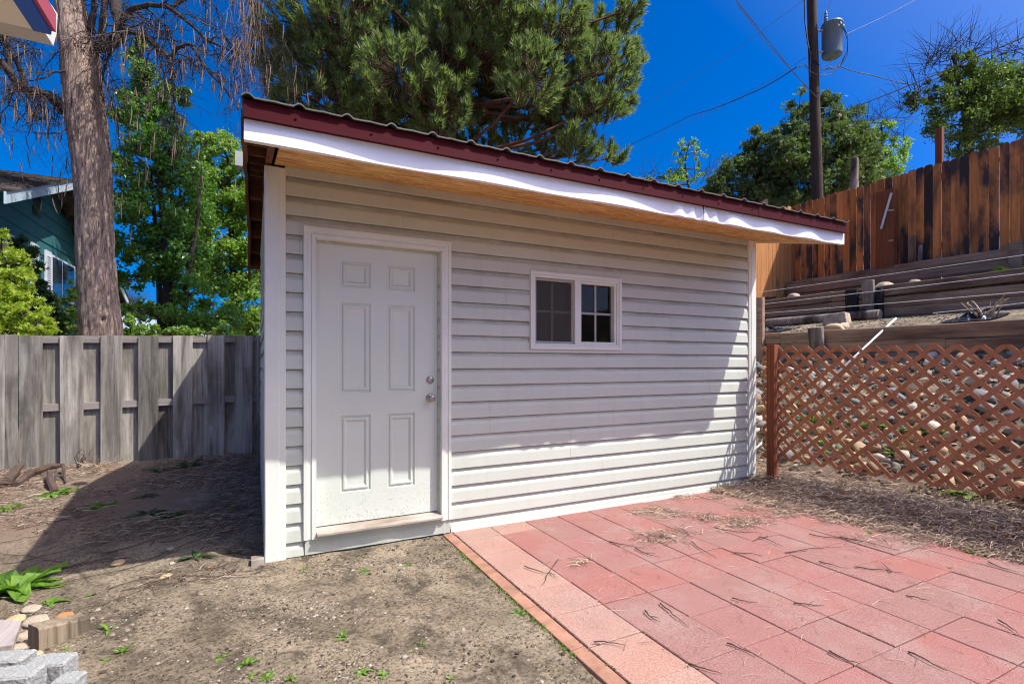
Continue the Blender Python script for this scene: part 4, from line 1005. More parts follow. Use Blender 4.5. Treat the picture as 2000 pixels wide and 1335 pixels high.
def leaf(m, base, d, L, w_, r, droop=.5, k=4):
    # broad pointed leaf arching outwards, slightly folded on its midrib
    d = d.normalized(); side = d.cross(Vector((0, 0, 1))); side = side.normalized() if side.length > 1e-3 else Vector((1, 0, 0))
    p = base.copy(); v = d.copy(); o = len(m.v)
    for i in range(k+1):
        t = i/k; ww = w_*(math.sin(math.pi*(.12+.88*t)**.8) if t < 1 else .02)
        c = side*ww*.5; up = Vector((0, 0, ww*.22)); cr = .12*w_*math.sin(i*2.1)*1.6
        m.v.extend([tuple(p-c+up+Vector((0, 0, cr))), tuple(p), tuple(p+c+up-Vector((0, 0, cr)))])
        v = (v+Vector((0, 0, -droop/k))).normalized(); p = p+v*(L/k)
    for i in range(k):
        b = o+i*3; m.f.append((b, b+1, b+4, b+3)); m.f.append((b+1, b+2, b+5, b+4)); m.mi += [0, 0]
def weed(px, py, R_, n, label, name='weed', up=.5, wr=.28, mat='weed', group='weeds in the dirt yard', pos=None):
    p = pos or ray_ground(px, py); r = random.Random(int(px*7+py)); m = MB(); p = Vector(p)
    for i in range(n):
        a = 6.283*i/n*2.4+r.uniform(-.4, .4); e = r.uniform(.15, 1.0)*up; L = R_*r.uniform(.55, 1.1)
        b = p+Vector((math.cos(a), math.sin(a), 0))*R_*.06+Vector((0, 0, .0))
        leaf(m, b, Vector((math.cos(a), math.sin(a), e)), L, L*wr*r.uniform(.8, 1.2), r, droop=r.uniform(.3, 1.1))
    z = p.z; m.v = [(a, b, max(c, z+.002+.0)) for a, b, c in m.v]
    return tag(m.build(name, mat, org=p), label, 'weed', group)
W_ = [
 (30, 1150, .25, 34, 'largest bright green leafy weed at the left edge of the photo, by the shadow tip', .7, .40),
 (103, 965, .20, 26, 'bright green weed clump around a dead stub in front of the grey fence', .6, .28),
 (14, 993, .15, 22, 'yellow green weed at the left edge behind the biggest weed', .5, .4),
 (176, 993, .14, 10, 'flat green weed half in shadow, its left half sunlit', .3, .3),
 (205, 985, .15, 10, 'dark weed just inside the shadow, right of the half lit one', .3, .3),
 (288, 968, .16, 14, 'shaded weed with long thin leaves, in the middle of the shadow', .5, .17),
 (290, 1002, .18, 12, 'shaded weed with long arching leaves, left of the pair under the fence shadow', .4, .2),
 (332, 1008, .18, 14, 'shaded broad leafed weed, right of the pair in the shadow', .5, .25),
 (312, 920, .16, 18, 'shaded weed at the foot of the grey fence, left of two', .8, .25),
 (368, 912, .20, 26, 'shaded bushy weed at the foot of the grey fence, right of two', .8, .28),
 (480, 892, .12, 14, 'small dark weed at the fence foot next to the shed corner', .8, .3),
 (452, 990, .09, 9, 'olive weed in the shade close to the shed side', .4, .5),
 (383, 1088, .13, 9, 'shaded weed with broad flat leaves in the lower part of the shadow', .5, .3),
 (388, 1048, .05, 4, 'tiny upright weed in the bare shaded dirt', 1.6, .25),
 (457, 1080, .07, 5, 'small upright weed in the shade near the corner post', 1.5, .3),
 (95, 1177, .11, 6, 'low green weed with two big leaves beside the flat stones', .3, .35),
 (172, 1163, .03, 8, 'tiny pale weed at the edge of the shadow left of the stump', .6, .4),
 (712, 1115, .055, 14, 'small dark green weed between the door and the patio edging', .7, .14),
 (797, 1104, .05, 14, 'small weed below the right side of the door', .8, .14),
 (594, 1112, .045, 10, 'small pale weed below the left side of the door', .8, .14),
 (1013, 1196, .055, 18, 'small dark weed beside the terracotta edging', .6, .14),
 (667, 1243, .045, 8, 'upright fresh weed in the middle of the foreground dirt', 1.2, .3),
 (665, 1250, .03, 5, 'tiny sprout touching the upright fresh weed', .8, .3),
 (820, 1260, .05, 8, 'sparse grassy weed in the foreground dirt', .9, .12),
 (706, 1312, .05, 12, 'bright low weed near the bottom centre left', .5, .35),
 (750, 1318, .045, 7, 'upright leafy sprout at the bottom, right of the bright low weed', 1.4, .3),
 (565, 1325, .045, 8, 'upright yellow green sprout at the very bottom', 1.3, .3),
 (880, 1327, .035, 7, 'tiny sprout at the bottom beside the edging', 1.2, .3),
 (522, 1322, .045, 8, 'low green sprout left of the yellow green sprout', .7, .3),
 (484, 1296, .055, 8, 'upright weed with an oval leaf right of the concrete blocks', 1.4, .3),
 (432, 1283, .05, 7, 'thin weed just right of the concrete blocks', .6, .25),
 (488, 1320, .03, 4, 'single oval leaf at the bottom right of the concrete blocks', .5, .6),
 (211, 1230, .06, 7, 'upright weed right of the split timber stump', 1.5, .22),
 (240, 1272, .05, 8, 'upright weed in front of the split timber stump', 1.4, .25),
 (205, 1290, .035, 6, 'small dark weed beside the front concrete block', .7, .2),
 (123, 1268, .03, 5, 'tiny weed at the foot of the split timber stump', .5, .4),
 (1897, 1078, .05, 22, 'small bushy weed growing in a patio joint, left of two', .9, .35),
 (1920, 1084, .045, 22, 'small bushy weed growing in a patio joint, right of two', .9, .35),
 (1697, 1040, .035, 16, 'small weed in a patio joint near the needle litter', .9, .35),
 (1855, 1108, .02, 8, 'tiny weed in the patio joint', .9, .3),
 (1645, 998, .04, 12, 'small weed at the edge of the needle litter', .8, .3),
 (1895, 925, .14, 16, 'green leafy weed showing through the lattice at the lower right', .9, .28),
 (1855, 945, .12, 12, 'leafy weed behind the lowest lattice diamonds', .7, .28),
]
for q in W_:
    p = ray_ground(q[0], q[1])
    if q[0] > 1380 and q[1] < 960:   # behind the lattice
        p = on_x(q[0], q[1], 5.45); p.z = ground_z(p.x, p.y)
        weed(q[0], q[1], q[2], q[3], q[4], up=q[5], wr=q[6], pos=p)
    else: weed(q[0], q[1], q[2], q[3], q[4], up=q[5], wr=q[6], mat='shrub' if 'shade' in q[4] and 'olive' not in q[4] else 'weed')  # shaded weeds take the darker shrub green: shade put into their colour
def bank_weeds():
    r = random.Random(77); i = 0
    for (px, py) in ((1612, 786), (1570, 815), (1552, 840), (1588, 810), (1607, 865), (1652, 872), (1783, 745), (1832, 745), (1808, 762), (1698, 775), (1737, 775), (1770, 880), (1665, 800), (1625, 885), (1745, 880)):
        x = 5.6
        for _ in range(10):
            p = on_x(px, py, x); x = max(5.3, min(7.4, x+(p.z-ground_z(p.x, p.y))*(-1.0)*0+ (0.06 if p.z > ground_z(p.x, p.y) else -0.06)))
        p.z = ground_z(p.x, p.y)
        weed(px, py, r.uniform(.10, .17), 34, 'small green tuft %s %s' % ({0: 'near the lattice post,', 1: 'left of the lattice middle,', 2: 'at the lattice middle,', 3: 'right of the lattice middle,'}[min(3, int((px-1540)//80))], 'behind its %s rows of diamonds' % ('upper' if py < 770 else ('upper middle' if py < 805 else ('lower middle' if py < 850 else 'lower')))), up=1.3, wr=.13, pos=p, group='green tufts among the bank rocks')
bank_weeds()
p = on_x(1992, 518, 11.6); p.z = ground_z(p.x, p.y)
weed(1992, 518, .35, 60, 'round leafed green plant on the upper terrace at the right edge', up=1.0, wr=.5, pos=p, group=None) if False else tag(weed(1992, 519, .35, 60, 'round leafed green plant on the upper terrace at the right edge', up=1.0, wr=.5, pos=p), 'round leafed green plant on the upper terrace at the right edge', 'plant', 'weeds in the dirt yard')

# ------------------------------------------------------------------ bottom left: blocks, stump, stones, dead wood
def block(px0, px1, pyt, Yc, dep, h, label, rz=.35):
    a = at(px0, pyt, Yc); b = at(px1, pyt, Yc); c = (a+b)/2; w_ = (b-a).length; z1 = a.z
    bm = bmesh.new(); bmesh.ops.create_cube(bm, size=1); bmesh.ops.subdivide_edges(bm, edges=bm.edges[:], cuts=14, use_grid_fill=True)
    for v in bm.verts:
        p = v.co.copy(); q = Vector((p.x*w_, p.y*dep, p.z*h))
        e = max(0, -(p.y)*2-.0)
        rough = .0025*mnoise.noise(q*40+Vector((px0, 0, 0)))+.002*mnoise.noise(q*90)
        edge = sum(1 for t_ in p if abs(abs(t_)-.5) < 1e-4)
        n = Vector((p.x if abs(abs(p.x)-.5) < 1e-4 else 0, p.y if abs(abs(p.y)-.5) < 1e-4 else 0, p.z if abs(abs(p.z)-.5) < 1e-4 else 0))
        q += n*2*rough-(n*.008*(edge-1) if edge > 1 else Vector())
        v.co = q
    me = bpy.data.meshes.new('concrete_block'); bm.to_mesh(me); bm.free(); me.materials.append(MT['block'])
    o = bpy.data.objects.new('concrete_block', me); C.objects.link(o); o.location = (c.x, c.y+dep*.3, z1-h/2); o.rotation_euler = (0, 0, rz)
    tag(o, label, 'block', 'split face concrete blocks')
block(-34, 47, 1286, 2.24, .10, .11, 'grey split faced concrete block, upper left one at the photo edge', -.35)
block(56, 131, 1292, 2.16, .10, .15, 'grey split faced concrete block, upper right of the stack', -.35)
block(-30, 64, 1318, 2.04, .10, .12, 'grey split faced concrete block lying lowest and leftmost in the stack', -.30)
block(108, 150, 1328, 2.02, .09, .10, 'grey split faced concrete block cut by the bottom photo edge, rightmost', -.40)
def stump():
    m = MB(); N, K = 26, 8; A = at(76, 1243, 2.42); B = at(178, 1212, 2.62); vs = []
    d = (B-A); d.z = 0; n = Vector((-d.y, d.x, 0)).normalized()
    gz = ground_z(A.x, A.y)
    for i in range(N+1):
        t = i/N; p = A.lerp(B, t); zt = gz+.115-.045*t+.006*nz(i*.9, 2); fr = .008*nz(i*1.9, 7)+(.012 if i in (8, 15, 20) else 0)
        for (o_, z) in ((fr, gz-.05), (fr, zt-.06), (fr+.002, zt-.01), (.012, zt), (.09+.01*nz(i, 4), zt+.004), (.10, gz-.05)):
            q = p+n*o_; vs.append((q.x, q.y, z+.003*nz(i*2.3, z*30)))
    m.add(vs, [(i*6+j, i*6+j+1, (i+1)*6+j+1, (i+1)*6+j) for i in range(N) for j in range(5)]+[(0, 1, 2, 3, 4, 5), tuple(N*6+q for q in (5, 4, 3, 2, 1, 0))])
    tag(m.build('timber_stump', 'stump', org=(A.x, A.y, gz)), 'short split weathered timber edging half sunk in the dirt above the concrete blocks', 'timber')
    a = ray_ground(-35, 1225); b = ray_ground(42, 1230); c = ray_ground(26, 1278); e = ray_ground(-60, 1290)
    m = MB(); up = Vector((0, 0, .05)); dn = Vector((0, 0, .015)); m.hexa([e+dn, c+dn, b+dn, a+dn], [e+up, c+up, b+up, a+up])
    tag(m.build('plank', 'plank', bevel=.004, org=c), 'flat grey plank end lying behind the concrete blocks', 'plank')
    for i, (px, py, s, mat, lab) in enumerate(((125, 1203, .042, 'orangerock', 'orange brown stone lying above the split timber'), (26, 1214, .065, 'tanrock', 'tan and pink flat stone at the left photo edge'), (72, 1216, .075, 'palerock', 'broad pale brown flat stone left of the split timber'),
                                              (52, 1262, .06, 'palerock', 'pale flat stone between the plank and the split timber'), (55, 1242, .06, 'palerock', 'cracked pale flat stone just under the broad one'), (62, 1190, .05, 'palerock', 'pale flat stone among the dry runners'), (62, 1282, .04, 'tanrock', 'small brown stone wedged behind the concrete blocks'),
                                              (336, 1100, .025, 'palerock', 'pale round stone on the shadow edge'), (410, 1108, .022, 'orangerock', 'small orange stone on the shadow edge near the corner post'), (325, 1125, .035, 'tanrock', 'flat tan stone bedded at the sunlit rim of the shadow'), (333, 1072, .03, 'rock', 'small grey stone in the shaded dirt'), (230, 1100, .05, 'tanrock', 'flat brown stone sunk in the shaded dirt'),
                                              (1572, 932, .07, 'tanrock', 'smooth tan stone in the dry litter right of the lattice post'), (1601, 990, .03, 'palerock', 'small pale stone at the edge of the dry litter'), (1640, 930, .05, 'orangerock', 'small orange stone under the lattice'))):
        p = ray_ground(px, py); rock(rock_bm(200+i, .33), 'stone', mat, p, s, i*1.1, lab, 'stone', 'loose stones in the yard', sink=.3)
    # pale chunk by the corner post, white scrap
    p = ray_ground(115, 940); m = MB(); r = random.Random(3)
    vs = [(p.x+r.uniform(-.06, .06), p.y+r.uniform(-.03, .03), p.z+.01+r.uniform(0, .08)) for _ in range(9)]; m.add(vs, [(0, 1, 2), (2, 3, 4), (4, 5, 6), (6, 7, 8), (8, 0, 4), (1, 5, 7)])
    tag(m.build('paper_scrap', 'white', org=p), 'crumpled white scrap in the weed beside the fence', 'litter')
    # dead branches in front of the fence
    def branch(pts, rads, label, name='dead_branch', k=8):
        P = []
        for (px, py, dz) in pts:
            q = ray_ground(px, py); q.z += dz; P.append(q)
        S_ = []; RR = []
        for i in range(len(P)-1):
            for j in range(4): S_.append(P[i].lerp(P[i+1], j/4)+Vector((0, .01*nz(i+j*.3, 5), .012*nz(i*1.3+j*.4, 9)))); RR.append(lerp(rads[i], rads[i+1], j/4)*(1+.15*nz(i*3+j, 2)))
        S_.append(P[-1]); RR.append(rads[-1]); m = MB(); m.tube(S_, RR, k); return m, P
    m, P = branch([(-30, 955, .05), (12, 950, .04), (40, 925, .10)], [.045, .05, .035], ''); tag(m.build('dead_branch', 'twig', org=P[0]), 'thick dead branch stub at the left photo edge by the fence', 'branch', 'dead wood by the fence')
    m, P = branch([(30, 950, .02), (60, 932, .05), (100, 925, .08), (123, 925, .10), (128, 945, .02)], [.03, .04, .035, .018, .008], ''); tag(m.build('dead_branch', 'twig', org=P[0]), 'bent dead branch lying in front of the fence, right of the thick stub', 'branch', 'dead wood by the fence')
    m, P = branch([(108, 962, 0), (99, 950, .04), (96, 935, .08)], [.035, .032, .022], ''); tag(m.build('dead_stub', 'twig', org=P[0]), 'short dark dead stub standing in the bright weed', 'branch', 'dead wood by the fence')
    # dry bush
    p = ray_ground(192, 912); m = MB(); r = random.Random(12)
    for s_ in range(26):
        a = r.uniform(0, 6.28); q = Vector((p.x+r.uniform(-.03, .03), p.y+r.uniform(-.03, .03), p.z)); pts = [q]; e = r.uniform(.2, 1)
        for k in range(7): q = q+Vector((math.cos(a)*.035+r.uniform(-.02, .02), math.sin(a)*.012+r.uniform(-.015, .015), r.uniform(.0, .05)*e)); pts.append(q); a += r.uniform(-.5, .5)
        m.tube(pts, [.005*(1-.11*k) for k in range(8)], 4)
    tag(m.build('dry_bush', 'litter', org=p), 'small dry twiggy bush in front of the grey fence', 'dead plant')
    p = ray_ground(148, 915); m = MB()
    for s_ in range(7):
        a = r.uniform(-1, 1); q = Vector((p.x, p.y, p.z)); pts = [q]
        for k in range(8): q = q+Vector((r.uniform(-.01, .03)+a*.01, r.uniform(-.01, .01), r.uniform(.01, .045))); pts.append(q)
        m.tube(pts, [.006*(1-.1*k) for k in range(9)], 4)
    tag(m.build('dry_weed', 'twig', org=p), 'upright dry stems in front of the grey fence, left of the dry bush', 'dead plant')
stump()
# ------------------------------------------------------------------ trees
def rv(r): 
    while True:
        v = Vector((r.uniform(-1, 1), r.uniform(-1, 1), r.uniform(-1, 1)))
        if .01 < v.length < 1: return v
def leafquad(m, p, s, r, asp=.62, hang=0.0):
    d = rv(r).normalized(); d.z -= hang; d.normalize(); n = rv(r).normalized(); a = d.cross(n)
    if a.length < 1e-3: return
    a.normalize(); h = s*.5; w_ = h*asp; k = a.cross(d)*(s*.10)
    m.add([tuple(p-d*h), tuple(p+a*w_+k), tuple(p+d*h), tuple(p-a*w_+k)], [(0, 1, 2, 3)])
def sprayleaf(m, p, s, r, up=.5):
    # flat feathery spray: three narrow blades
    d = rv(r).normalized(); d.z += up; d.normalize(); n = rv(r).normalized(); a = d.cross(n)
    if a.length < 1e-3: return
    a.normalize()
    for q in (-.75, 0, .75):
        e = (d+a*q).normalized()*s*(.8 if q else 1); b = e.cross(a.cross(d)).normalized()*s*.13
        m.add([tuple(p), tuple(p+e*.55+b), tuple(p+e), tuple(p+e*.5-b)], [(0, 1, 2, 3)])
def tree(name, mat, bark, base, trunk, clusters, n_leaf, size, label, cat='tree', group=None, seed=1, kind='leaf', sub=14, trad=.15, subr=.34, limbs=True, twig=.012, depth=.9, extra=None, hang=0.0, fill=.33, upl=.5):
    r = random.Random(seed); base = Vector(base); t = thing(name, base, label, cat, group)
    tp = [Vector(p) for p in trunk]
    m = MB(); N = len(tp); P = []; RR = []
    for i in range(N-1):
        for j in range(6):
            q = tp[i].lerp(tp[i+1], j/6); P.append(q+Vector((.03*nz(q.z*1.3, seed), .03*nz(q.z*1.1, seed+9), 0))); RR.append(trad*(1-.75*(i+j/6)/(N-1)))
    P.append(tp[-1]); RR.append(trad*.25); m.tube(P, RR, 12); m.build('trunk', bark, t, smooth=True)
    lm, cm = MB(), MB(); tot = sum(c[2]*c[3] for c in clusters)
    for (px, py, rx, ry, Y) in clusters:
        c = at(px, py, Y); ax, az = rx*Y/F, ry*Y/F; ay = ax*depth
        if limbs:
            cand = [(q-c).length+max(0, q.z-c.z)*2 for q in P]; i0 = min(range(len(P)), key=lambda i: cand[i]); q = P[i0]
            mid = q.lerp(c, .5)+Vector((r.uniform(-.1, .1), r.uniform(-.1, .1), r.uniform(-.05, .15)))*(q-c).length
            L = [q, q.lerp(mid, .5)+rv(r)*.03*(q-c).length, mid, mid.lerp(c, .5)+rv(r)*.04*(q-c).length, c]
            r0 = min(RR[i0]*.7, .02+.03*(q-c).length); lm.tube(L, [r0, r0*.8, r0*.6, r0*.45, r0*.3], 7)
        ns = max(4, int(sub*(rx*ry)/(50*50)*(Y/14)**2*.6+sub*.5)); nl = int(n_leaf*(rx*ry)/tot/ns)
        for s_ in range(ns):
            v = rv(r); v = v.normalized()*(v.length**.45)
            p = c+Vector((v.x*ax, v.y*ay, v.z*az))
            if limbs and r.random() < .75:
                k = c.lerp(p, .5)+rv(r)*.08*(p-c).length; lm.tube([c, k, p+(p-c)*.08], [twig*1.5, twig, twig*.4], 4, False)
            rr = subr*(ax*az)**.5*r.uniform(.6, 1.15)
            for _ in range(nl):
                g = Vector((r.gauss(0, .5), r.gauss(0, .5), r.gauss(0, .42)))*rr; s1 = size*r.uniform(.6, 1.25)
                if kind == 'leaf': leafquad(cm, p+g, s1, r, hang=hang)
                else: sprayleaf(cm, p+g, s1, r, upl)
    if extra: extra(lm, r)
    if lm.v: lm.build('branches', bark, t, smooth=True)
    cm.build('crown', mat, t); return t
# tall narrow green tree
b = at(322, 690, 14); b.z = ground_z(b.x, b.y)
def tw_extra(lm, r):
    for dx, Y in ((-14, 14.1), (16, 13.9), (38, 13.8)):
        a = at(325+dx*.6, 720, Y); a.z = b.z; lm.tube([a, at(325+dx, 560, Y), at(325+dx*1.6, 430, Y), at(322+dx*1.9, 330, Y)], [.10, .075, .05, .02], 8)
CL = [(272, 100, 16, 26, 14), (268, 135, 24, 30, 14), (290, 170, 34, 34, 14), (262, 190, 28, 26, 14.2), (318, 195, 26, 30, 14), (285, 225, 44, 36, 14), (250, 235, 28, 22, 14), (330, 240, 30, 30, 14), (358, 185, 14, 24, 13.6),
      (300, 280, 46, 36, 14), (262, 300, 30, 28, 14.2), (235, 320, 22, 24, 13.8), (335, 300, 46, 44, 14), (285, 350, 50, 42, 14), (245, 400, 26, 40, 14), (350, 360, 50, 50, 14.2), (300, 420, 56, 44, 13.8), (262, 470, 38, 44, 14),
      (360, 430, 48, 46, 14), (318, 490, 50, 44, 14), (270, 540, 38, 30, 14.2), (375, 510, 44, 44, 14), (330, 560, 40, 30, 14), (395, 570, 44, 36, 13.8), (285, 610, 46, 20, 13.0), (370, 620, 46, 22, 13.0), (430, 620, 46, 26, 13.2)]
tree('poplar_tree', 'poplar', 'darkbark', b, [b, at(326, 560, 14), at(318, 420, 14), at(300, 260, 14), at(275, 110, 14)], CL, 30000, .115, 'tall narrow tree with glossy green leaves behind the fence, right of the big trunk', seed=3, trad=.13, sub=16, extra=tw_extra, subr=.42)
b2 = at(460, 690, 17.5); b2.z = ground_z(b2.x, b2.y)
CL = [(400, 290, 26, 26, 17.5), (440, 300, 34, 34, 17.5), (480, 330, 34, 34, 17.5), (410, 340, 42, 34, 17.5), (450, 380, 50, 46, 17.5), (500, 400, 40, 50, 17.5), (420, 440, 46, 46, 17.5), (470, 470, 50, 46, 17.5), (510, 500, 40, 50, 17.5), (440, 530, 50, 44, 17.5), (490, 580, 50, 44, 17.5), (400, 500, 40, 40, 18.5), (450, 630, 60, 26, 17.5), (395, 400, 36, 40, 18), (520, 640, 40, 40, 17)]
tree('leafy_tree', 'limeleaf', 'darkbark', b2, [b2, at(456, 560, 17.5), at(450, 420, 17.5), at(445, 310, 17.5)], CL, 34000, .13, 'light yellow green leafy tree behind the fence, half hidden by the shed', seed=4, trad=.16, sub=14, subr=.4)
# more of the same wood continuing behind the shed and the far left
b3 = at(560, 690, 20); b3.z = ground_z(b3.x, b3.y)
tree('leafy_tree', 'poplar', 'darkbark', b3, [b3, at(560, 500, 20), at(555, 380, 20)], [(545, 430, 60, 50, 20), (560, 500, 60, 60, 20), (540, 580, 60, 60, 20), (600, 470, 60, 60, 20), (600, 560, 60, 60, 20)], 7000, .12, 'dark green leafy tree hidden mostly behind the left end of the shed', seed=5, trad=.16, sub=12, subr=.4)
# junipers and trees up on the right
def R_(px, Y): p = at(px, 500, Y); p.z = 3.4; return p
tree('juniper_tree', 'juniper', 'darkbark', R_(1600, 21), [R_(1600, 21), at(1600, 330, 21), at(1585, 215, 21)],
     [(1562, 205, 20, 26, 21), (1580, 240, 34, 34, 21), (1620, 220, 24, 34, 21), (1615, 200, 12, 20, 21), (1540, 270, 34, 30, 21), (1660, 235, 30, 24, 21), (1610, 290, 60, 50, 21), (1670, 290, 40, 40, 21), (1550, 320, 50, 40, 21), (1690, 335, 40, 40, 21), (1640, 350, 60, 40, 21), (1580, 370, 60, 34, 21), (1545, 300, 26, 26, 20)],
     21000, .17, 'largest olive green juniper, directly behind the utility pole', group=None, seed=11, kind='spray', trad=.2, sub=16, subr=.42)
tree('juniper_tree', 'juniper', 'darkbark', R_(1475, 22), [R_(1475, 22), at(1475, 350, 22), at(1472, 270, 22)],
     [(1472, 275, 20, 22, 22), (1490, 300, 34, 28, 22), (1455, 310, 28, 24, 22), (1430, 335, 34, 24, 22), (1480, 345, 50, 34, 22), (1520, 330, 40, 34, 22), (1405, 365, 34, 20, 22), (1450, 385, 60, 26, 22), (1520, 385, 50, 26, 22), (1560, 400, 50, 22, 21)],
     14000, .17, 'dark green juniper left of the utility pole, above the shed roof', group=None, seed=12, kind='spray', trad=.18, sub=16, subr=.42)
def bare_extra(pts, Y, n=60, L=1.0):
    def f(lm, r):
        for (px, py) in pts:
            q = at(px, py, Y)
            for _ in range(n//len(pts)):
                d = rv(r).normalized(); d.z = abs(d.z)*.9+.1; p = q+rv(r)*.3; P = [p]
                for k in range(5): d = (d+rv(r)*.35).normalized(); p = p+d*L*.2; P.append(p)
                lm.tube(P, [.012, .010, .008, .006, .004, .003], 4, False)
    return f
tree('leafy_tree', 'limeleaf', 'darkbark', R_(1725, 24), [R_(1725, 24), at(1722, 330, 24), at(1722, 240, 24)],
     [(1722, 250, 22, 24, 24), (1745, 285, 26, 26, 24), (1700, 290, 26, 28, 24), (1740, 325, 34, 28, 24), (1705, 335, 34, 28, 24), (1690, 260, 18, 20, 24)], 5200, .13,
     'half bare bright green tree between the juniper and the tall tree at the right edge', seed=13, trad=.12, sub=12, subr=.38, extra=bare_extra([(1710, 230), (1735, 240), (1690, 240), (1750, 270)], 24, 80, 1.3))
tree('elm_tree', 'oliveleaf', 'darkbark', R_(1900, 17), [R_(1895, 17), at(1892, 260, 17), at(1880, 180, 17), at(1860, 110, 17)],
     [(1900, 200, 70, 60, 17.5), (1960, 190, 60, 70, 17.5), (1875, 130, 26, 26, 17), (1840, 150, 26, 24, 17), (1905, 125, 26, 26, 17), (1800, 195, 26, 18, 17), (1835, 200, 36, 30, 17), (1880, 180, 40, 34, 17), (1930, 165, 40, 36, 17), (1975, 150, 36, 36, 17), (1850, 245, 40, 30, 17), (1905, 235, 50, 40, 17), (1960, 215, 50, 40, 17), (1870, 285, 34, 24, 17), (2010, 200, 50, 60, 17), (2050, 150, 60, 60, 17), (2060, 240, 60, 50, 17), (1780, 190, 14, 12, 17), (1950, 275, 50, 20, 17)],
     36000, .09, 'tall dark tree with small leaves and bare twigs at the right photo edge', seed=14, trad=.17, sub=15, subr=.38, extra=bare_extra([(1850, 130), (1815, 130), (1830, 110), (1870, 100), (1900, 100), (1790, 180), (1770, 215), (1950, 110), (1990, 100)], 17, 190, 1.25))
tree('sapling_tree', 'limeleaf', 'darkbark', R_(1345, 19), [R_(1345, 19), at(1348, 380, 19), at(1338, 320, 19), at(1345, 275, 19)],
     [(1345, 283, 24, 10, 19), (1328, 300, 16, 14, 19), (1360, 300, 16, 12, 19), (1310, 330, 20, 14, 19), (1285, 345, 18, 10, 19), (1340, 335, 26, 20, 19), (1320, 360, 24, 12, 19), (1365, 330, 10, 16, 19), (1260, 350, 14, 8, 19)], 1300, .10,
     'thin sparse young tree rising behind the middle of the shed roof', seed=15, trad=.06, sub=8, subr=.45, twig=.014, extra=bare_extra([(1270, 350), (1370, 350), (1300, 350), (1390, 340)], 19, 36, 1.1))
# arborvitae and shrubs on the left
p = at(20, 690, 8.2); p.z = ground_z(p.x, p.y)
tree('arborvitae', 'arbor', 'darkbark', p, [p, at(12, 560, 8.2), at(6, 470, 8.2)], [(2, 480, 22, 30, 8.2), (10, 520, 34, 36, 8.2), (30, 560, 36, 36, 8.1), (10, 600, 46, 40, 8.0), (50, 610, 34, 34, 8.0), (75, 640, 26, 26, 8.0), (30, 650, 50, 30, 8.0), (-30, 560, 50, 70, 8.3), (-30, 630, 50, 60, 8.3)], 17000, .055,
     'bright yellow green arborvitae above the fence at the left photo edge', cat='shrub', seed=21, kind='spray', trad=.06, sub=26, subr=.36, upl=.9)
p = at(60, 690, 9.4); p.z = ground_z(p.x, p.y)
tree('dark_shrub', 'shrub', 'darkbark', p, [p, at(52, 560, 9.4), at(46, 490, 9.4)], [(42, 480, 20, 18, 9.4), (52, 520, 22, 30, 9.4), (62, 555, 20, 26, 9.4), (58, 600, 26, 30, 9.4)], 4200, .07, 'dark green shrub in the shade between the arborvitae and the teal house', cat='shrub', seed=22, kind='spray', trad=.05, sub=16, subr=.4)
p = at(100, 690, 10.2); p.z = ground_z(p.x, p.y)
tree('dark_shrub', 'shrub', 'darkbark', p, [p, at(100, 640, 10.2), at(100, 600, 10.2)], [(88, 600, 20, 20, 10.2), (108, 595, 20, 20, 10.2), (100, 630, 30, 26, 10.2), (120, 640, 20, 22, 10.2)], 4200, .07, 'dark green shrub under the window of the teal house', cat='shrub', seed=23, kind='spray', trad=.05, sub=16, subr=.4)
p = at(150, 690, 9.9); p.z = ground_z(p.x, p.y)
tree('climbing_plant', 'limeleaf', 'darkbark', p, [p, at(149, 640, 9.9), at(146, 560, 9.9)], [(146, 560, 9, 12, 9.9), (145, 590, 8, 14, 9.9), (151, 615, 12, 18, 9.9), (148, 645, 14, 14, 9.9)], 700, .085, 'thin bright green leafy shoots between the teal house and the big trunk', cat='shrub', seed=24, trad=.012, sub=8, subr=.5, twig=.004)
p = at(275, 690, 10.5); p.z = ground_z(p.x, p.y)
tree('low_shrub', 'limeleaf', 'darkbark', p, [p, at(270, 660, 10.5)], [(250, 635, 16, 18, 10.5), (280, 645, 26, 12, 10.5), (320, 650, 26, 10, 10.5), (360, 650, 26, 10, 10.5), (400, 652, 30, 10, 10.5), (445, 650, 26, 12, 10.5)], 3600, .075, 'row of low bright green leaves just above the fence, right of the big trunk', cat='shrub', seed=25, trad=.02, sub=10, subr=.5)
p = at(280, 700, 34); p.z = .1
tree('distant_bush', 'oliveleaf', 'darkbark', p, [p, at(280, 620, 34)], [(290, 608, 26, 16, 34), (250, 612, 20, 14, 34), (330, 615, 30, 16, 34)], 2600, .25, 'round olive bush far behind, seen under the narrow tree', cat='shrub', seed=26, trad=.1, sub=10, subr=.4)
p = at(248, 700, 40); p.z = .1
tree('distant_tree', 'oliveleaf', 'darkbark', p, [p, at(248, 610, 40), at(250, 585, 40)], [(250, 590, 18, 14, 40)], 60, .2, 'bare brownish tree far behind, just right of the big trunk', seed=27, trad=.15, sub=10, subr=.4, extra=bare_extra([(243, 600), (255, 590), (262, 600), (240, 585)], 40, 160, 2.2))
# far treeline so that nothing bare shows past the shed from another position
m = MB(); r = random.Random(40)
for i in range(60):
    a = at(-1200+i*75, 640, 60+r.uniform(-6, 6)); h = r.uniform(2.5, 4.5); base_z = 0 if a.x < 12 else 3.4; a.z = base_z
    for _ in range(150):
        v = rv(r); leafquad(m, Vector((a.x+v.x*3.6, a.y+v.y*2.5, a.z+h*.5+v.z*h*.55)), r.uniform(.5, .9), r)
m.build('far_woods', 'oliveleaf', kind='stuff')

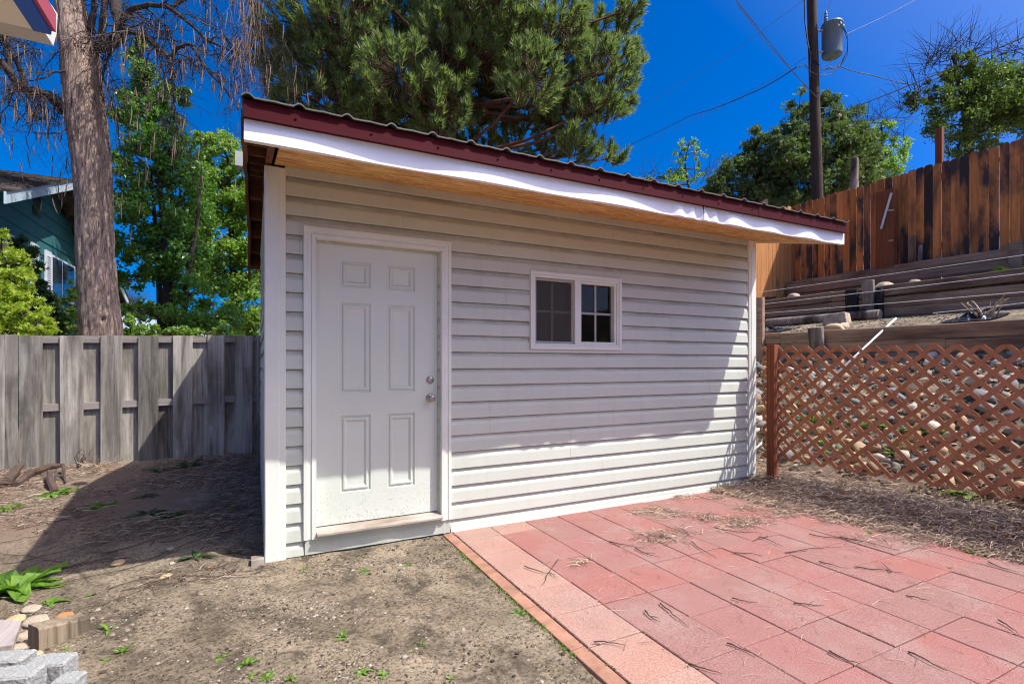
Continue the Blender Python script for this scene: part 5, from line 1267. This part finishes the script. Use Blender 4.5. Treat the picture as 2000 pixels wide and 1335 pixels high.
# big pine behind the shed
def pine():
    r = random.Random(50); Y0 = 11.2; base = at(880, 700, Y0); base.z = ground_z(base.x, base.y)
    t = thing('pine_tree', base, 'large dark green pine with long needles rising behind the shed roof', 'tree')
    top = at(870, -620, Y0); m = MB(); P = [base.lerp(top, i/14)+Vector((.05*nz(i, 1), .05*nz(i, 2), 0)) for i in range(15)]
    m.tube(P, [.26*(1-.9*i/14) for i in range(15)], 14); m.build('trunk', 'pinebark', t, smooth=True)
    lm, nm = MB(), MB()
    def shoot(p, d, L, n):
        d = d.normalized(); a = d.cross(Vector((0, 0, 1))); a = a.normalized() if a.length > 1e-3 else Vector((1, 0, 0)); b = d.cross(a)
        lm.tube([p-d*.10, p+d*L], [.010, .005], 4, False)
        for _ in range(n):
            q = r.random(); c = p+d*L*(q**.8); an = r.uniform(0, 6.283); sp = r.uniform(.55, 1.0)*(1-.45*q); nd = (d*(1-sp*.6)+(a*math.cos(an)+b*math.sin(an))*sp).normalized()
            ln = r.uniform(.12, .19); s_ = nd.cross(Vector((r.uniform(-1, 1), r.uniform(-1, 1), r.uniform(-1, 1))))
            if s_.length < 1e-3: continue
            s_ = s_.normalized()*.0125; e = c+nd*ln+Vector((0, 0, -.006)); k = len(nm.v)
            nm.v.extend([tuple(c+s_), tuple(c-s_), tuple(e)]); nm.f.append((k, k+1, k+2)); nm.mi.append(0)
    clusters = [(548, 40, 48), (545, 110, 46), (560, 165, 38), (556, 200, 20), (610, 60, 60), (625, 130, 60), (640, 200, 52), (590, 185, 30), (690, 40, 70), (700, 120, 70), (700, 190, 60), (735, 235, 40), (770, 60, 70), (780, 150, 70), (790, 225, 50), (850, 60, 70), (860, 140, 70), (860, 225, 56), (840, 265, 34), (930, 40, 70), (940, 120, 70), (945, 200, 62), (930, 262, 40),
                (1010, 60, 70), (1020, 140, 68), (1030, 210, 60), (1010, 280, 36), (1090, 50, 60), (1100, 120, 64), (1110, 190, 50), (1085, 235, 40), (1080, 285, 34), (1170, 80, 50), (1180, 140, 56), (1200, 185, 44), (1225, 130, 32), (1220, 60, 26), (1228, 20, 20), (1160, 215, 36), (1190, 225, 22), (1120, 290, 30), (1140, 300, 26), (1190, 310, 20), (900, 290, 24), (960, 300, 26), (1060, 315, 24)]
    for k in range(20): clusters.append((r.uniform(600, 1150), r.uniform(30, 230), 60))
    for k in range(30):   # the crown goes on above the frame
        clusters.append((r.uniform(560, 1190), r.uniform(-330, -20), 60))
    for k in range(12): clusters.append((r.uniform(700, 1050), r.uniform(-640, -330), 55))
    for (px, py, rr) in clusters:
        Yc = Y0+r.uniform(-1.7, 1.2)*(1 if 640 < px < 1130 else .5); c = at(px, py, Yc); R0 = rr*Yc/F
        i0 = min(range(15), key=lambda i: abs(P[i].z-(c.z-.5))); q = P[i0]; mid = q.lerp(c, .55)+Vector((0, 0, -.15)); lm.tube([q, q.lerp(mid, .5)+rv(r)*.06, mid, c], [.06, .045, .035, .018], 6)
        ns = int(9+rr*rr/80)
        for _ in range(ns):
            v = rv(r); v = v.normalized()*v.length**.5; p = c+v*R0*.95; d = (v*.65+Vector((0, 0, .95))+(p-Vector((top.x, top.y, p.z)))*.10+rv(r)*.35)
            lm.tube([c.lerp(p, .35)+rv(r)*.03, p], [.009, .006], 4, False); shoot(p, d, r.uniform(.14, .30), 84)
    lm.build('branches', 'pinebark', t, smooth=True); nm.build('needles', 'needle', t)
pine()

# big bare seed pod tree at the left
def catalpa():
    r = random.Random(60); Y0 = 9.1
    cx = [(199, 690, 46), (197, 640, 41), (190, 560, 38), (186, 480, 36.5), (184, 395, 36), (180, 320, 38), (172, 260, 40), (165, 212, 40.5), (160, 150, 39), (155, 99, 38), (145, 50, 33), (136, 0, 29), (128, -60, 27), (118, -200, 20), (115, -330, 13)]
    base = at(199, 700, Y0); base.z = ground_z(base.x, base.y)
    t = thing('bare_tree', base, 'big bare grey barked tree with hanging dry seed pods behind the left fence', 'tree')
    C_ = [at(x, y, Y0) for x, y, w_ in cx]; W = [w_*.83*Y0/F for x, y, w_ in cx]; C_[0].z = base.z-.05; W[0] = .37
    m = MB(); K = 72; vs = []; rows = 0
    for i in range(len(C_)-1):
        n = max(4, int((C_[i+1]-C_[i]).length/.045))
        for j in range(n):
            f = j/n; c = C_[i].lerp(C_[i+1], f); w_ = lerp(W[i], W[i+1], f)
            for k in range(K):
                a = 6.2832*k/K; u = Vector((math.cos(a)*3.4, math.sin(a)*3.4, c.z*.9))
                h = .030*(1-abs(mnoise.noise(u*1.9+Vector((0, 0, c.z*.1))))*2.6)+.014*mnoise.noise(Vector((math.cos(a)*9, math.sin(a)*9, c.z*2.8)))
                kn = math.exp(-((a-5.05)**2*14+(c.z-2.15)**2*60))*.05-math.exp(-((a-5.05)**2*60+(c.z-2.12)**2*420))*.12
                rr = w_*(1+.03*mnoise.noise(Vector((math.cos(a), math.sin(a), c.z*.6))*1.2))+h*.65-.012+kn
                vs.append((c.x+rr*math.cos(a), c.y+rr*math.sin(a), c.z))
            rows += 1
    m.add(vs, [(i*K+j, i*K+(j+1) % K, (i+1)*K+(j+1) % K, (i+1)*K+j) for i in range(rows-1) for j in range(K)]); m.build('trunk', 'bark', t, smooth=True)
    br, tw, pd, hg = MB(), MB(), MB(), MB()
    def path(pts, rads, k=10, jit=.02):
        S_, RR = [], []
        for i in range(len(pts)-1):
            for j in range(4):
                S_.append(pts[i].lerp(pts[i+1], j/4)+rv(r)*jit*.6); RR.append(lerp(rads[i], rads[i+1], j/4))
        S_.append(pts[-1]); RR.append(rads[-1]); br.tube(S_, RR, k); return S_, RR
    npod = [0]
    def pod(p, L):
        n = 6; q = p.copy(); P = []; d = Vector((r.uniform(-.12, .12), r.uniform(-.12, .12), -1)); bend = rv(r)*.12
        for i in range(n+1): P.append(q.copy()); d = (d+bend*.5).normalized(); q = q+d*(L/n)
        npod[0] += 1; q_ = MB() if npod[0] <= 100 else pd
        q_.tube(P, [.003, .0075, .009, .009, .0085, .006, .002], 5, False)
        if npod[0] <= 100: q_.build('seed_pod', 'pod', t, smooth=True)
    def twigs(p, d, L, rad, dep, droop):
        n = 5; P = [p.copy()]; v = d.normalized()
        for i in range(n):
            v = (v+rv(r)*.42+Vector((0, 0, -droop*.25))).normalized(); P.append(P[-1]+v*(L/n))
        tw.tube(P, [rad*(1-.13*i) for i in range(n+1)], 5 if rad > .01 else 3, False)
        if dep > 0:
            for i in range(1, n+1):
                for _ in range(1 if r.random() < .8 else 2):
                    twigs(P[i], v*.4+rv(r), L*r.uniform(.45, .7), rad*.6, dep-1, droop)
        elif r.random() < .10: pod(P[-1], r.uniform(.18, .34))
    Yb = Y0
    limbs = [([(128, 218, Yb), (100, 188, Yb-.1), (62, 178, Yb-.2), (35, 168, Yb-.3), (18, 140, Yb-.4), (0, 118, Yb-.5), (-60, 70, Yb-.6)], [.11, .085, .075, .07, .06, .055, .03]),
             ([(50, 172, Yb-.2), (45, 150, Yb-.2), (30, 115, Yb-.3), (12, 88, Yb-.3), (-10, 70, Yb-.3)], [.05, .045, .035, .03, .02]),
             ([(22, 148, Yb-.4), (16, 110, Yb-.4), (10, 60, Yb-.4), (0, -30, Yb-.4)], [.035, .032, .03, .02]),
             ([(186, 92, Yb), (210, 90, Yb-.1), (228, 76, Yb-.2), (236, 50, Yb-.2), (228, 25, Yb-.2), (226, -10, Yb-.2), (215, -120, Yb-.2)], [.10, .10, .10, .095, .09, .08, .04]),
             ([(196, 84, Yb), (200, 50, Yb), (204, 0, Yb), (206, -100, Yb)], [.06, .055, .05, .03]),
             ([(236, 55, Yb-.2), (250, 60, Yb-.3), (280, 70, Yb-.4), (305, 88, Yb-.5), (332, 115, Yb-.6), (335, 150, Yb-.6), (342, 200, Yb-.7)], [.055, .05, .045, .042, .04, .025, .015]),
             ([(332, 115, Yb-.6), (345, 95, Yb-.6), (372, 86, Yb-.7), (400, 130, Yb-.7), (440, 175, Yb-.8), (466, 215, Yb-.8)], [.035, .03, .026, .022, .015, .008]),
             ([(237, 40, Yb-.2), (255, 20, Yb-.3), (290, 8, Yb-.4), (330, 15, Yb-.5), (370, 45, Yb-.6), (405, 80, Yb-.6), (430, 90, Yb-.7), (470, 110, Yb-.7)], [.05, .045, .04, .035, .03, .025, .02, .01]),
             ([(330, 15, Yb-.5), (360, 0, Yb-.4), (400, -30, Yb-.4), (460, -60, Yb-.4)], [.03, .028, .025, .015]),
             ([(175, 60, Yb), (185, 20, Yb+.2), (180, -60, Yb+.2), (190, -150, Yb+.2)], [.06, .05, .04, .03]),
             ([(222, 95, Yb-.1), (208, 118, Yb-.1), (200, 145, Yb-.1), (215, 185, Yb-.1), (228, 230, Yb-.1), (236, 300, Yb-.1)], [.02, .02, .017, .014, .011, .006]),
             ([(128, 138, Yb-.3), (105, 142, Yb-.4), (85, 152, Yb-.5), (60, 158, Yb-.5)], [.022, .018, .014, .01]),
             ([(135, 250, Yb-.2), (115, 260, Yb-.4), (85, 262, Yb-.4), (60, 258, Yb-.4)], [.014, .01, .008, .005]),
             ([(140, -40, Yb), (170, -120, Yb), (240, -200, Yb), (330, -230, Yb)], [.10, .08, .05, .03]),
             ([(125, -60, Yb), (60, -130, Yb), (-40, -180, Yb)], [.08, .06, .03])]
    for pts, rads in limbs:
        P3 = [at(*q) for q in pts]; S_, RR = path(P3, rads, 10 if rads[0] > .03 else 6)
        n = len(S_)
        for i in range(3, n):
            if r.random() < .45:
                d = rv(r).normalized()*.8+(P3[-1]-P3[0]).normalized()*.5
                twigs(S_[i], d, r.uniform(.45, .95), min(.014, RR[i]*.5), 2, .5)
        twigs(S_[-1], (S_[-1]-S_[-3]), .9, rads[-1]*.8, 2, .8)
    # curtain of thin hanging twigs and pods at the right of the crown
    for _ in range(95):
        px = r.triangular(420, 520, 495); py = r.uniform(-60, 110); p = at(px, py, Yb-.7+r.uniform(-.5, .5)); L = r.uniform(.3, .9); q = p.copy(); P = [q.copy()]; d = Vector((r.uniform(-.3, .3), r.uniform(-.2, .2), -1))
        for k in range(7): d = (d+rv(r)*.18).normalized(); q = q+d*L/7; P.append(q.copy())
        hg.tube(P, [.0055, .0052, .005, .0046, .004, .0035, .003, .002], 3, False)
    for _ in range(34):
        px = r.triangular(380, 520, 480); py = r.uniform(-60, 120); p = at(px, py, Yb-.7+r.uniform(-.5, .5)); pod(p, r.uniform(.2, .4))
    for _ in range(10): twigs(at(r.uniform(420, 515), r.uniform(-40, 60), Yb-.7), Vector((.3, 0, -.2)), .9, .008, 2, .9)
    for (px, py) in ((48, 88), (60, 120), (40, 170), (58, 185), (73, 205), (76, 245), (98, 215), (105, 260), (109, 262), (95, 275), (120, 165), (12, 165), (215, 165), (213, 170), (72, 160), (195, 110)): pod(at(px, py, Yb-.4), r.uniform(.20, .42))
    br.build('limbs', 'darkbark', t, smooth=True); tw.build('twigs', 'darkbark', t, smooth=True); pd.build('seed_pods', 'pod', t, smooth=True, kind='stuff'); hg.build('hanging_twigs', 'pod', t, smooth=True)
catalpa()

# ------------------------------------------------------------------ utility pole, transformer, cables, posts
def pole():
    Y = 15.6; a = at(1596, 420, Y); b = at(1583, -420, Y-.0); a.z = 3.3
    c0 = at(1597, 385, Y); c1 = at(1584, -40, Y); d = (c1-c0)/(c1.z-c0.z); p0 = c0+d*(3.3-c0.z); p1 = c0+d*(15.5-c0.z)
    t = thing('utility_pole', p0, 'tall dark wooden utility pole behind the stained fence', 'pole')
    m = MB(); m.tube([p0.lerp(p1, i/20) for i in range(21)], [lerp(.160, .125, i/20) for i in range(21)], 24); m.build('pole', 'pole', t, smooth=True)
    q = at(1592, 122, Y-.16); m = MB(); m.tube([at(1582, 150, Y-.13), at(1584, 100, Y-.13)], .012, 6); m.build('ground_wire', 'wire', t)
    # cross arm above the frame
    z = 14.2; pc = c0+d*(z-c0.z); m = MB(); m.box(pc.x-1.2, pc.x+1.2, pc.y-.20, pc.y-.10, z-.06, z+.06); m.build('cross_arm', 'pole', t)
    # transformer
    tc = at(1625, 78, Y-.1); T = thing('transformer', (tc.x, tc.y, tc.z-.6), 'grey cylindrical transformer hung on the right of the utility pole', 'transformer')
    prof = [(0, -.52), (.23, -.52), (.27, -.49), (.275, -.45), (.275, .40), (.295, .405), (.30, .44), (.285, .48), (.14, .54), (0, .55)]; K = 40; vs = []
    for (rr, z) in prof:
        for k in range(K): vs.append((tc.x+rr*math.cos(6.2832*k/K), tc.y+rr*math.sin(6.2832*k/K), tc.z+z))
    m = MB(); m.add(vs, [(i*K+j, i*K+(j+1) % K, (i+1)*K+(j+1) % K, (i+1)*K+j) for i in range(len(prof)-1) for j in range(K)]); m.build('tank', 'tank', T, smooth=False, bevel=0)
    T.children[0].data.polygons.foreach_set('use_smooth', [True]*len(T.children[0].data.polygons))
    m = MB(); pt = p0.lerp(p1, (tc.z-p0.z)/(p1.z-p0.z))
    for dz in (-.35, .3): m.tube([Vector((pt.x, pt.y, tc.z+dz)), Vector((tc.x-.1, tc.y, tc.z+dz))], .04, 6)
    m.build('bracket', 'metal', T)
    m = MB(); bs = at(1613, 38, Y-.2); m.tube([bs+Vector((0, 0, -.12)), bs, bs+Vector((0, 0, .04)), bs+Vector((0, 0, .08)), bs+Vector((0, 0, .12)), bs+Vector((0, 0, .16)), bs+Vector((0, 0, .26))], [.05, .055, .035, .055, .035, .045, .015], 12); m.build('bushing', 'tank', T)
    m = MB()
    for (x, y) in ((1641, 45), (1646, 50), (1637, 50)): q = at(x, y, Y-.35); m.tube([q+Vector((-.04, 0, 0)), q+Vector((.05, 0, 0))], .035, 8)
    m.build('terminal', 'metal', T)
    for i, pts in enumerate(([(1641, 50), (1649, 60), (1655, 78), (1655, 100), (1645, 118), (1628, 130), (1604, 136)], [(1646, 52), (1655, 68), (1656, 105), (1644, 125), (1625, 138), (1602, 148)], [(1637, 52), (1636, 75), (1640, 95), (1632, 112), (1618, 124), (1604, 132)], [(1650, 110), (1640, 132), (1624, 145), (1604, 148)])):
        wire('drop_wire', [at(x, y, Y-.3-.03*i) for x, y in pts], .010, 'darkwire', ['outermost looped black wire hanging from the transformer to the pole', 'second looped black wire hanging from the transformer to the pole', 'innermost looped black wire passing under the transformer tank', 'lowest slack black wire below the transformer'][i], 'transformer drop wires', 0, 5, 'wire')
    wire('cable', [at(1571, -10, Y-.1), at(1572, 40, Y-.1), at(1577, 80, Y-.1), at(1583, 110, Y-.12), at(1600, 128, Y-.2)], .022, 'darkwire', 'thick twisted black cable running down the left side of the pole')
    wire('cable', [at(1625, 0, Y-.2), at(1616, 22, Y-.2), at(1613, 34, Y-.2)], .009, 'wire', 'short wire rising from the bushing of the transformer')
    J = at(1556, 131, Y-.3)
    L = [([at(1360, -70, 9), at(1437, 0, 11), at(1500, 80, 13), at(1552, 145, 14.8), at(1600, 195, 15.4)], .011, 'pair of service cables coming down to the pole from the top of the photo', 0),
         ([at(1120, 335, 40), at(1205, 293, 32), at(1350, 225, 23), at(1460, 185, 18.5), J], .017, 'sagging double cable from the pole down behind the pine, upper one', .06),
         ([at(1120, 356, 40), at(1205, 308, 32), at(1350, 238, 23), at(1460, 180, 18.5), at(1575, 112, 15.5)], .007, 'thin wire under the sagging double cable behind the pine', .03),
         ([J, at(1572, 126, Y-.3), at(1584, 140, Y-.2), at(1600, 146, Y-.2)], .014, 'short slack loop tying the double cable to the pole', .02),
         ([at(1604, 135, Y-.2), at(1640, 130, Y), at(1700, 146, 17), at(1780, 165, 19), at(1880, 190, 24), at(2060, 222, 32)], .015, 'cable from the pole sloping right across the tall tree at the edge', .03),
         ([at(1310, 370, 34), at(1390, 330, 27), at(1470, 300, 22), at(1540, 265, 19), at(1600, 240, 17), at(1680, 205, 15), at(1780, 165, 13), at(1900, 115, 11.5), at(2060, 46, 10)], .015, 'long dark cable rising from the junipers to the right photo edge', .01),
         ([at(1140, 265, 36), at(1260, 205, 32), at(1420, 110, 26), at(1560, 8, 22), at(1700, -100, 20)], .008, 'faint thin wire crossing the blue sky left of the pole', 0),
         ([at(1650, 68, 16), at(1720, 36, 18), at(1800, -6, 20)], .007, 'faint thin wire crossing the blue sky right of the transformer', 0),
         ([at(1600, 210, 17), at(1680, 222, 20), at(1800, 240, 24), at(2060, 262, 30)], .008, 'thinnest wire running right in front of the tall edge tree', 0),
         ([at(1440, 9, 11.05), at(1500, 88, 13), at(1556, 148, 14.8)], .007, 'second strand beside the pair of service cables', 0)]
    for pts, rad, lab, sg in L: wire('power_line', pts, rad, 'wire' if rad < .016 else 'darkwire', lab, None, sg)
    q = at(1639, 225, 15.9); m = MB(); m.tube([q+Vector((-.06, 0, 0)), q+Vector((.06, 0, 0))], .045, 8); tag(m.build('cable_marker', 'tanrock', org=q), 'small yellow marker clipped on the long dark cable', 'marker')
pole()
p = on_x(1669, 308, 13.6); q = at(0, 0, 1); m = MB(); m.tube([Vector((p.x, p.y, 3.3)), Vector((p.x, p.y, p.z-.02)), Vector((p.x, p.y, p.z))], [.085, .085, .06], 14); tag(m.build('round_post', 'timbertop', org=Vector((p.x, p.y, 3.3))), 'grey round post standing behind the stained fence, right of the utility pole', 'post')
p = on_x(1835, 251, 12.85); m = MB(); m.box(p.x-.05, p.x+.05, p.y-.06, p.y+.06, 3.3, p.z); tag(m.build('square_post', 'browntim', bevel=.004, org=Vector((p.x, p.y, 3.3))), 'red brown square post rising above the stained fence', 'post')
m = MB(); p = at(1490, 386, 16.5); m.hexa([(p.x-.5, p.y, 3.4), (p.x+.5, p.y, 3.4), (p.x+.5, p.y+.1, 3.4), (p.x-.5, p.y+.1, 3.4)], [(p.x-.5, p.y, p.z-.35), (p.x+.25, p.y, p.z), (p.x+.25, p.y+.1, p.z), (p.x-.5, p.y+.1, p.z-.35)]); tag(m.build('fence_panel', 'pole', org=Vector((p.x, p.y, 3.4))), 'dark old fence panel behind the junipers above the shed roof', 'fence')

# ------------------------------------------------------------------ houses
def teal_house():
    sx = -4.0; yA, yB = 11.6-N0, 19.6-N0; g = .1
    def Z(px, py, x=sx): return on_x(px, py, x)
    ap = Z(143, 352, -3.55); yr = ap.y; zr = ap.z; sl = .37
    t = thing('teal_house', (sx, yr, g), 'teal house with a shingled gable roof and white shutters behind the left fence', 'house')
    def roofz(y): return zr-.05-sl*abs(y-yr)
    m = MB(); e = .12
    pts = [(yA, g), (yB, g), (yB, roofz(yB)-.14), (yr, roofz(yr)-.14), (yA, roofz(yA)-.14)]
    m.prism([Vector((sx, a, b)) for a, b in pts][::-1], (-7, 0, 0)); m.build('walls', 'teal', t)
    m = MB(); z = g+.3
    while z < zr-.4:
        hw = (zr-.19-z-.05)/sl; a, b = max(yA, yr-hw), min(yB, yr+hw)
        m.add([(sx+.001, a, z), (sx+.022, a, z), (sx+.006, a, z+.29), (sx+.001, b, z), (sx+.022, b, z), (sx+.006, b, z+.29)], [(1, 4, 5, 2), (0, 3, 4, 1)]); z += .295
    m.build('lap_siding', 'teal', t)
    m = MB()
    for sgn, yE in ((-1, yA-.7), (1, yB+.5)):
        n = 22
        for i in range(n):
            a = yr+(yE-yr)*i/n; b = yr+(yE-yr)*(i+1)/n; za, zb = zr-sl*abs(a-yr), zr-sl*abs(b-yr)
            x = sx-7.5
            rr = random.Random(i+int(sgn)*50)
            while x < sx+.5:
                w_ = rr.uniform(.12, .3); x1 = min(x+w_, sx+.5); j = rr.uniform(0, .012)
                m.hexa([(x, a, za), (x1-.006, a, za), (x1-.006, b, zb), (x, b, zb)], [(x, a, za+.012), (x1-.006, a, za+.012), (x1-.006, b, zb+.035+j), (x, b, zb+.035+j)]); x = x1
    m.build('roof', 'shingle', t)
    m = MB()
    for yE in (yA-.7, yB+.5):
        m.hexa([(sx+.44, yr, zr-.20), (sx+.47, yr, zr-.20), (sx+.47, yE, zr-sl*abs(yE-yr)-.20), (sx+.44, yE, zr-sl*abs(yE-yr)-.20)], [(sx+.44, yr, zr-.004), (sx+.47, yr, zr-.004), (sx+.47, yE, zr-sl*abs(yE-yr)-.004), (sx+.44, yE, zr-sl*abs(yE-yr)-.004)])
    m.build('barge_board', 'paleblue', t)
    m = MB(); yE = yA-.7
    m.add([(sx-7, yr, zr-.02), (sx+.44, yr, zr-.02), (sx+.44, yE, zr-sl*abs(yE-yr)-.02), (sx-7, yE, zr-sl*abs(yE-yr)-.02)], [(0, 1, 2, 3)]); m.build('eave_underside', 'teal', t)
    def pane_part(name, mat, pa, pb, z0, z1, x0, x1, par=t):
        a, b = sorted((pa, pb)); mm = MB(); mm.box(x0, x1, a, b, z0, z1); return mm.build(name, mat, par)
    # attic louvre
    a, b = Z(62, 376), Z(76, 424); v = pane_part('attic_vent', 'farglass', a.y, b.y, Z(69, 422).z, Z(69, 378).z, sx, sx+.03)
    # window with shutters: image columns 95-142
    yl, yrr = Z(95, 550).y, Z(142, 550).y; z1, z0 = Z(95, 500).z, Z(142, 592).z
    z0 = Z(95, 575).z; 
    wf = pane_part('window', 'shutter', yl, yrr, z0-.06, z1+.05, sx+.02, sx+.05)
    ym = lerp(yl, yrr, .42)
    pane_part('pane', 'farglass', yl+.06, ym-.04, z0, z1, sx+.0505, sx+.056, wf); pane_part('pane', 'farglass', ym+.04, yrr-.08, z0, z1, sx+.0505, sx+.056, wf)
    for (pl, pr) in ((84, 95), (56, 70)):
        a, b = Z(pl, 540).y, Z(pr, 540).y; s_ = pane_part('shutter', 'shutter', a, b, z0-.1, z1+.08, sx+.0225, sx+.055)
        mm = MB(); z = z0
        while z < z1: mm.hexa([(sx+.0555, min(a, b)+.05, z), (sx+.072, min(a, b)+.05, z-.012), (sx+.072, max(a, b)-.05, z-.012), (sx+.0555, max(a, b)-.05, z)], [(sx+.0555, min(a, b)+.05, z+.02), (sx+.072, min(a, b)+.05, z+.004), (sx+.072, max(a, b)-.05, z+.004), (sx+.0555, max(a, b)-.05, z+.02)]); z += .05
        mm.build('louvres', 'shutter', s_)
    a, b = Z(5, 450).y, Z(22, 460).y
    w2_ = pane_part('window', 'shutter', a, b, Z(12, 530).z, Z(12, 455).z, sx+.0225, sx+.05); pane_part('pane', 'farglass', a-(a-b)*.1, b+(a-b)*.1, Z(12, 530).z+.05, Z(12, 455).z-.05, sx+.0505, sx+.056, w2_)
teal_house()
def far_house():
    a = at(225, 625, 30); b = at(440, 660, 26); t = thing('distant_house', (a.x, a.y, 0), 'long low grey blue roof far behind, just above the fence right of the big trunk', 'house')
    p0, p1 = at(205, 636, 24), at(345, 655, 24); q0, q1 = at(215, 613, 31), at(420, 641, 31)
    m = MB(); n = 14
    for i in range(n):
        for (u0, u1) in ((i/n, (i+.93)/n),):
            A, B, C1, D1 = p0.lerp(q0, u0), p1.lerp(q1, u0), p1.lerp(q1, u1), p0.lerp(q0, u1); dz = Vector((0, 0, .05))
            m.hexa([A-dz, B-dz, C1-dz, D1-dz], [A, B, C1+Vector((0, 0, .03)), D1+Vector((0, 0, .03))])
    m.build('roof', 'greyroof', t)
    m = MB(); m.hexa([(p0.x, p0.y+.4, 0), (p1.x, p1.y+.4, 0), (q1.x, q1.y, 0), (q0.x, q0.y, 0)], [(p0.x, p0.y+.4, p0.z+.05), (p1.x, p1.y+.4, p1.z+.05), (q1.x, q1.y, q1.z-.2), (q0.x, q0.y, q0.z-.2)]); m.build('walls', 'paleblue', t)
far_house()
def near_eave():
    # corner of the house the photographer stands beside: soffit panels, white gutter, blue fascia, red edge
    xC = -.64; yC = 2.18-N0; zG = 2.44
    t = thing('neighbouring_house', (-1.3, -2.2, 0), 'house corner at top left with cream soffit, white gutter and blue fascia', 'house')
    x0 = -7
    def part(nm, mat, *a): mm = MB(); mm.box(*a); return mm.build(nm, mat, t)
    # gutter along x with an open mitred end
    g = MB(); gy = yC
    pr = [(gy, zG+.12), (gy+.012, zG+.12), (gy+.012, zG+.01), (gy+.085, zG+.01), (gy+.108, zG+.06), (gy+.108, zG+.12), (gy+.118, zG+.12), (gy+.118, zG+.055), (gy+.092, zG), (gy, zG)]
    g.prism([Vector((x0, a, b)) for a, b in pr], (xC+.02-x0, 0, 0)); gut = g.build('gutter', 'gutter', t)
    m = MB(); m.prism([Vector((xC+.021, a, b)) for a, b in ((gy, zG), (gy+.092, zG), (gy+.125, zG+.06), (gy+.135, zG+.135), (gy, zG+.12))], (.004, 0, 0))
    m.add([(xC+.025, gy, zG+.12), (xC+.05, gy+.04, zG+.07), (xC+.025, gy+.01, zG)], [(0, 1, 2)]); m.build('end_cap', 'trim', gut)
    s = .30
    def zz(y): return zG+.075+(yC-y)*s*.0
    m = MB(); 
    y = yC-.005; 
    for i in range(34):
        a, b = -.640-i*.31, -.640-(i+1)*.31+.008; m.box(b, a, yC-3.2, yC-.004, zG-.008, zG+.002)
        m.box(b-.010, b+.004, yC-3.2, yC-.004, zG-.014, zG-.0085)
    m.build('soffit', 'soffit', t)
    m = MB(); m.hexa([(-.639, yC-3.2, zG-.012), (-.594, yC-3.2, zG-.012), (-.594, yC-.003, zG-.012), (-.639, yC-.003, zG-.012)], [(-.639, yC-3.2, zG+.085), (-.594, yC-3.2, zG+.085), (-.594, yC-.003, zG+.085), (-.639, yC-.003, zG+.085)])
    m.build('fascia', 'blue', t)
    m = MB(); m.box(-.5935, -.582, yC-3.2, yC-.003, zG+.0, zG+.06); m.build('drip_edge', 'pinkred', t)
    m = MB(); m.box(x0, -.583, yC-3.2, yC, zG+.1205, zG+.20); m.build('roof_edge', 'rooftop', t)
    part('wall', 'soffit', x0, -1.35, yC-5.5, yC-.75, 0, zG-.015)
near_eave()
# grey gutter end sticking out beyond the shed's left rake
a = on_x(478, 297, -.075); b = on_x(478, 325, -.075); m = MB(); m.box(-.150, -.0735, a.y, a.y+.10, b.z, a.z)
m.build('gutter_end', 'sash', [o for o in C.objects if o.name == 'shed'][0])
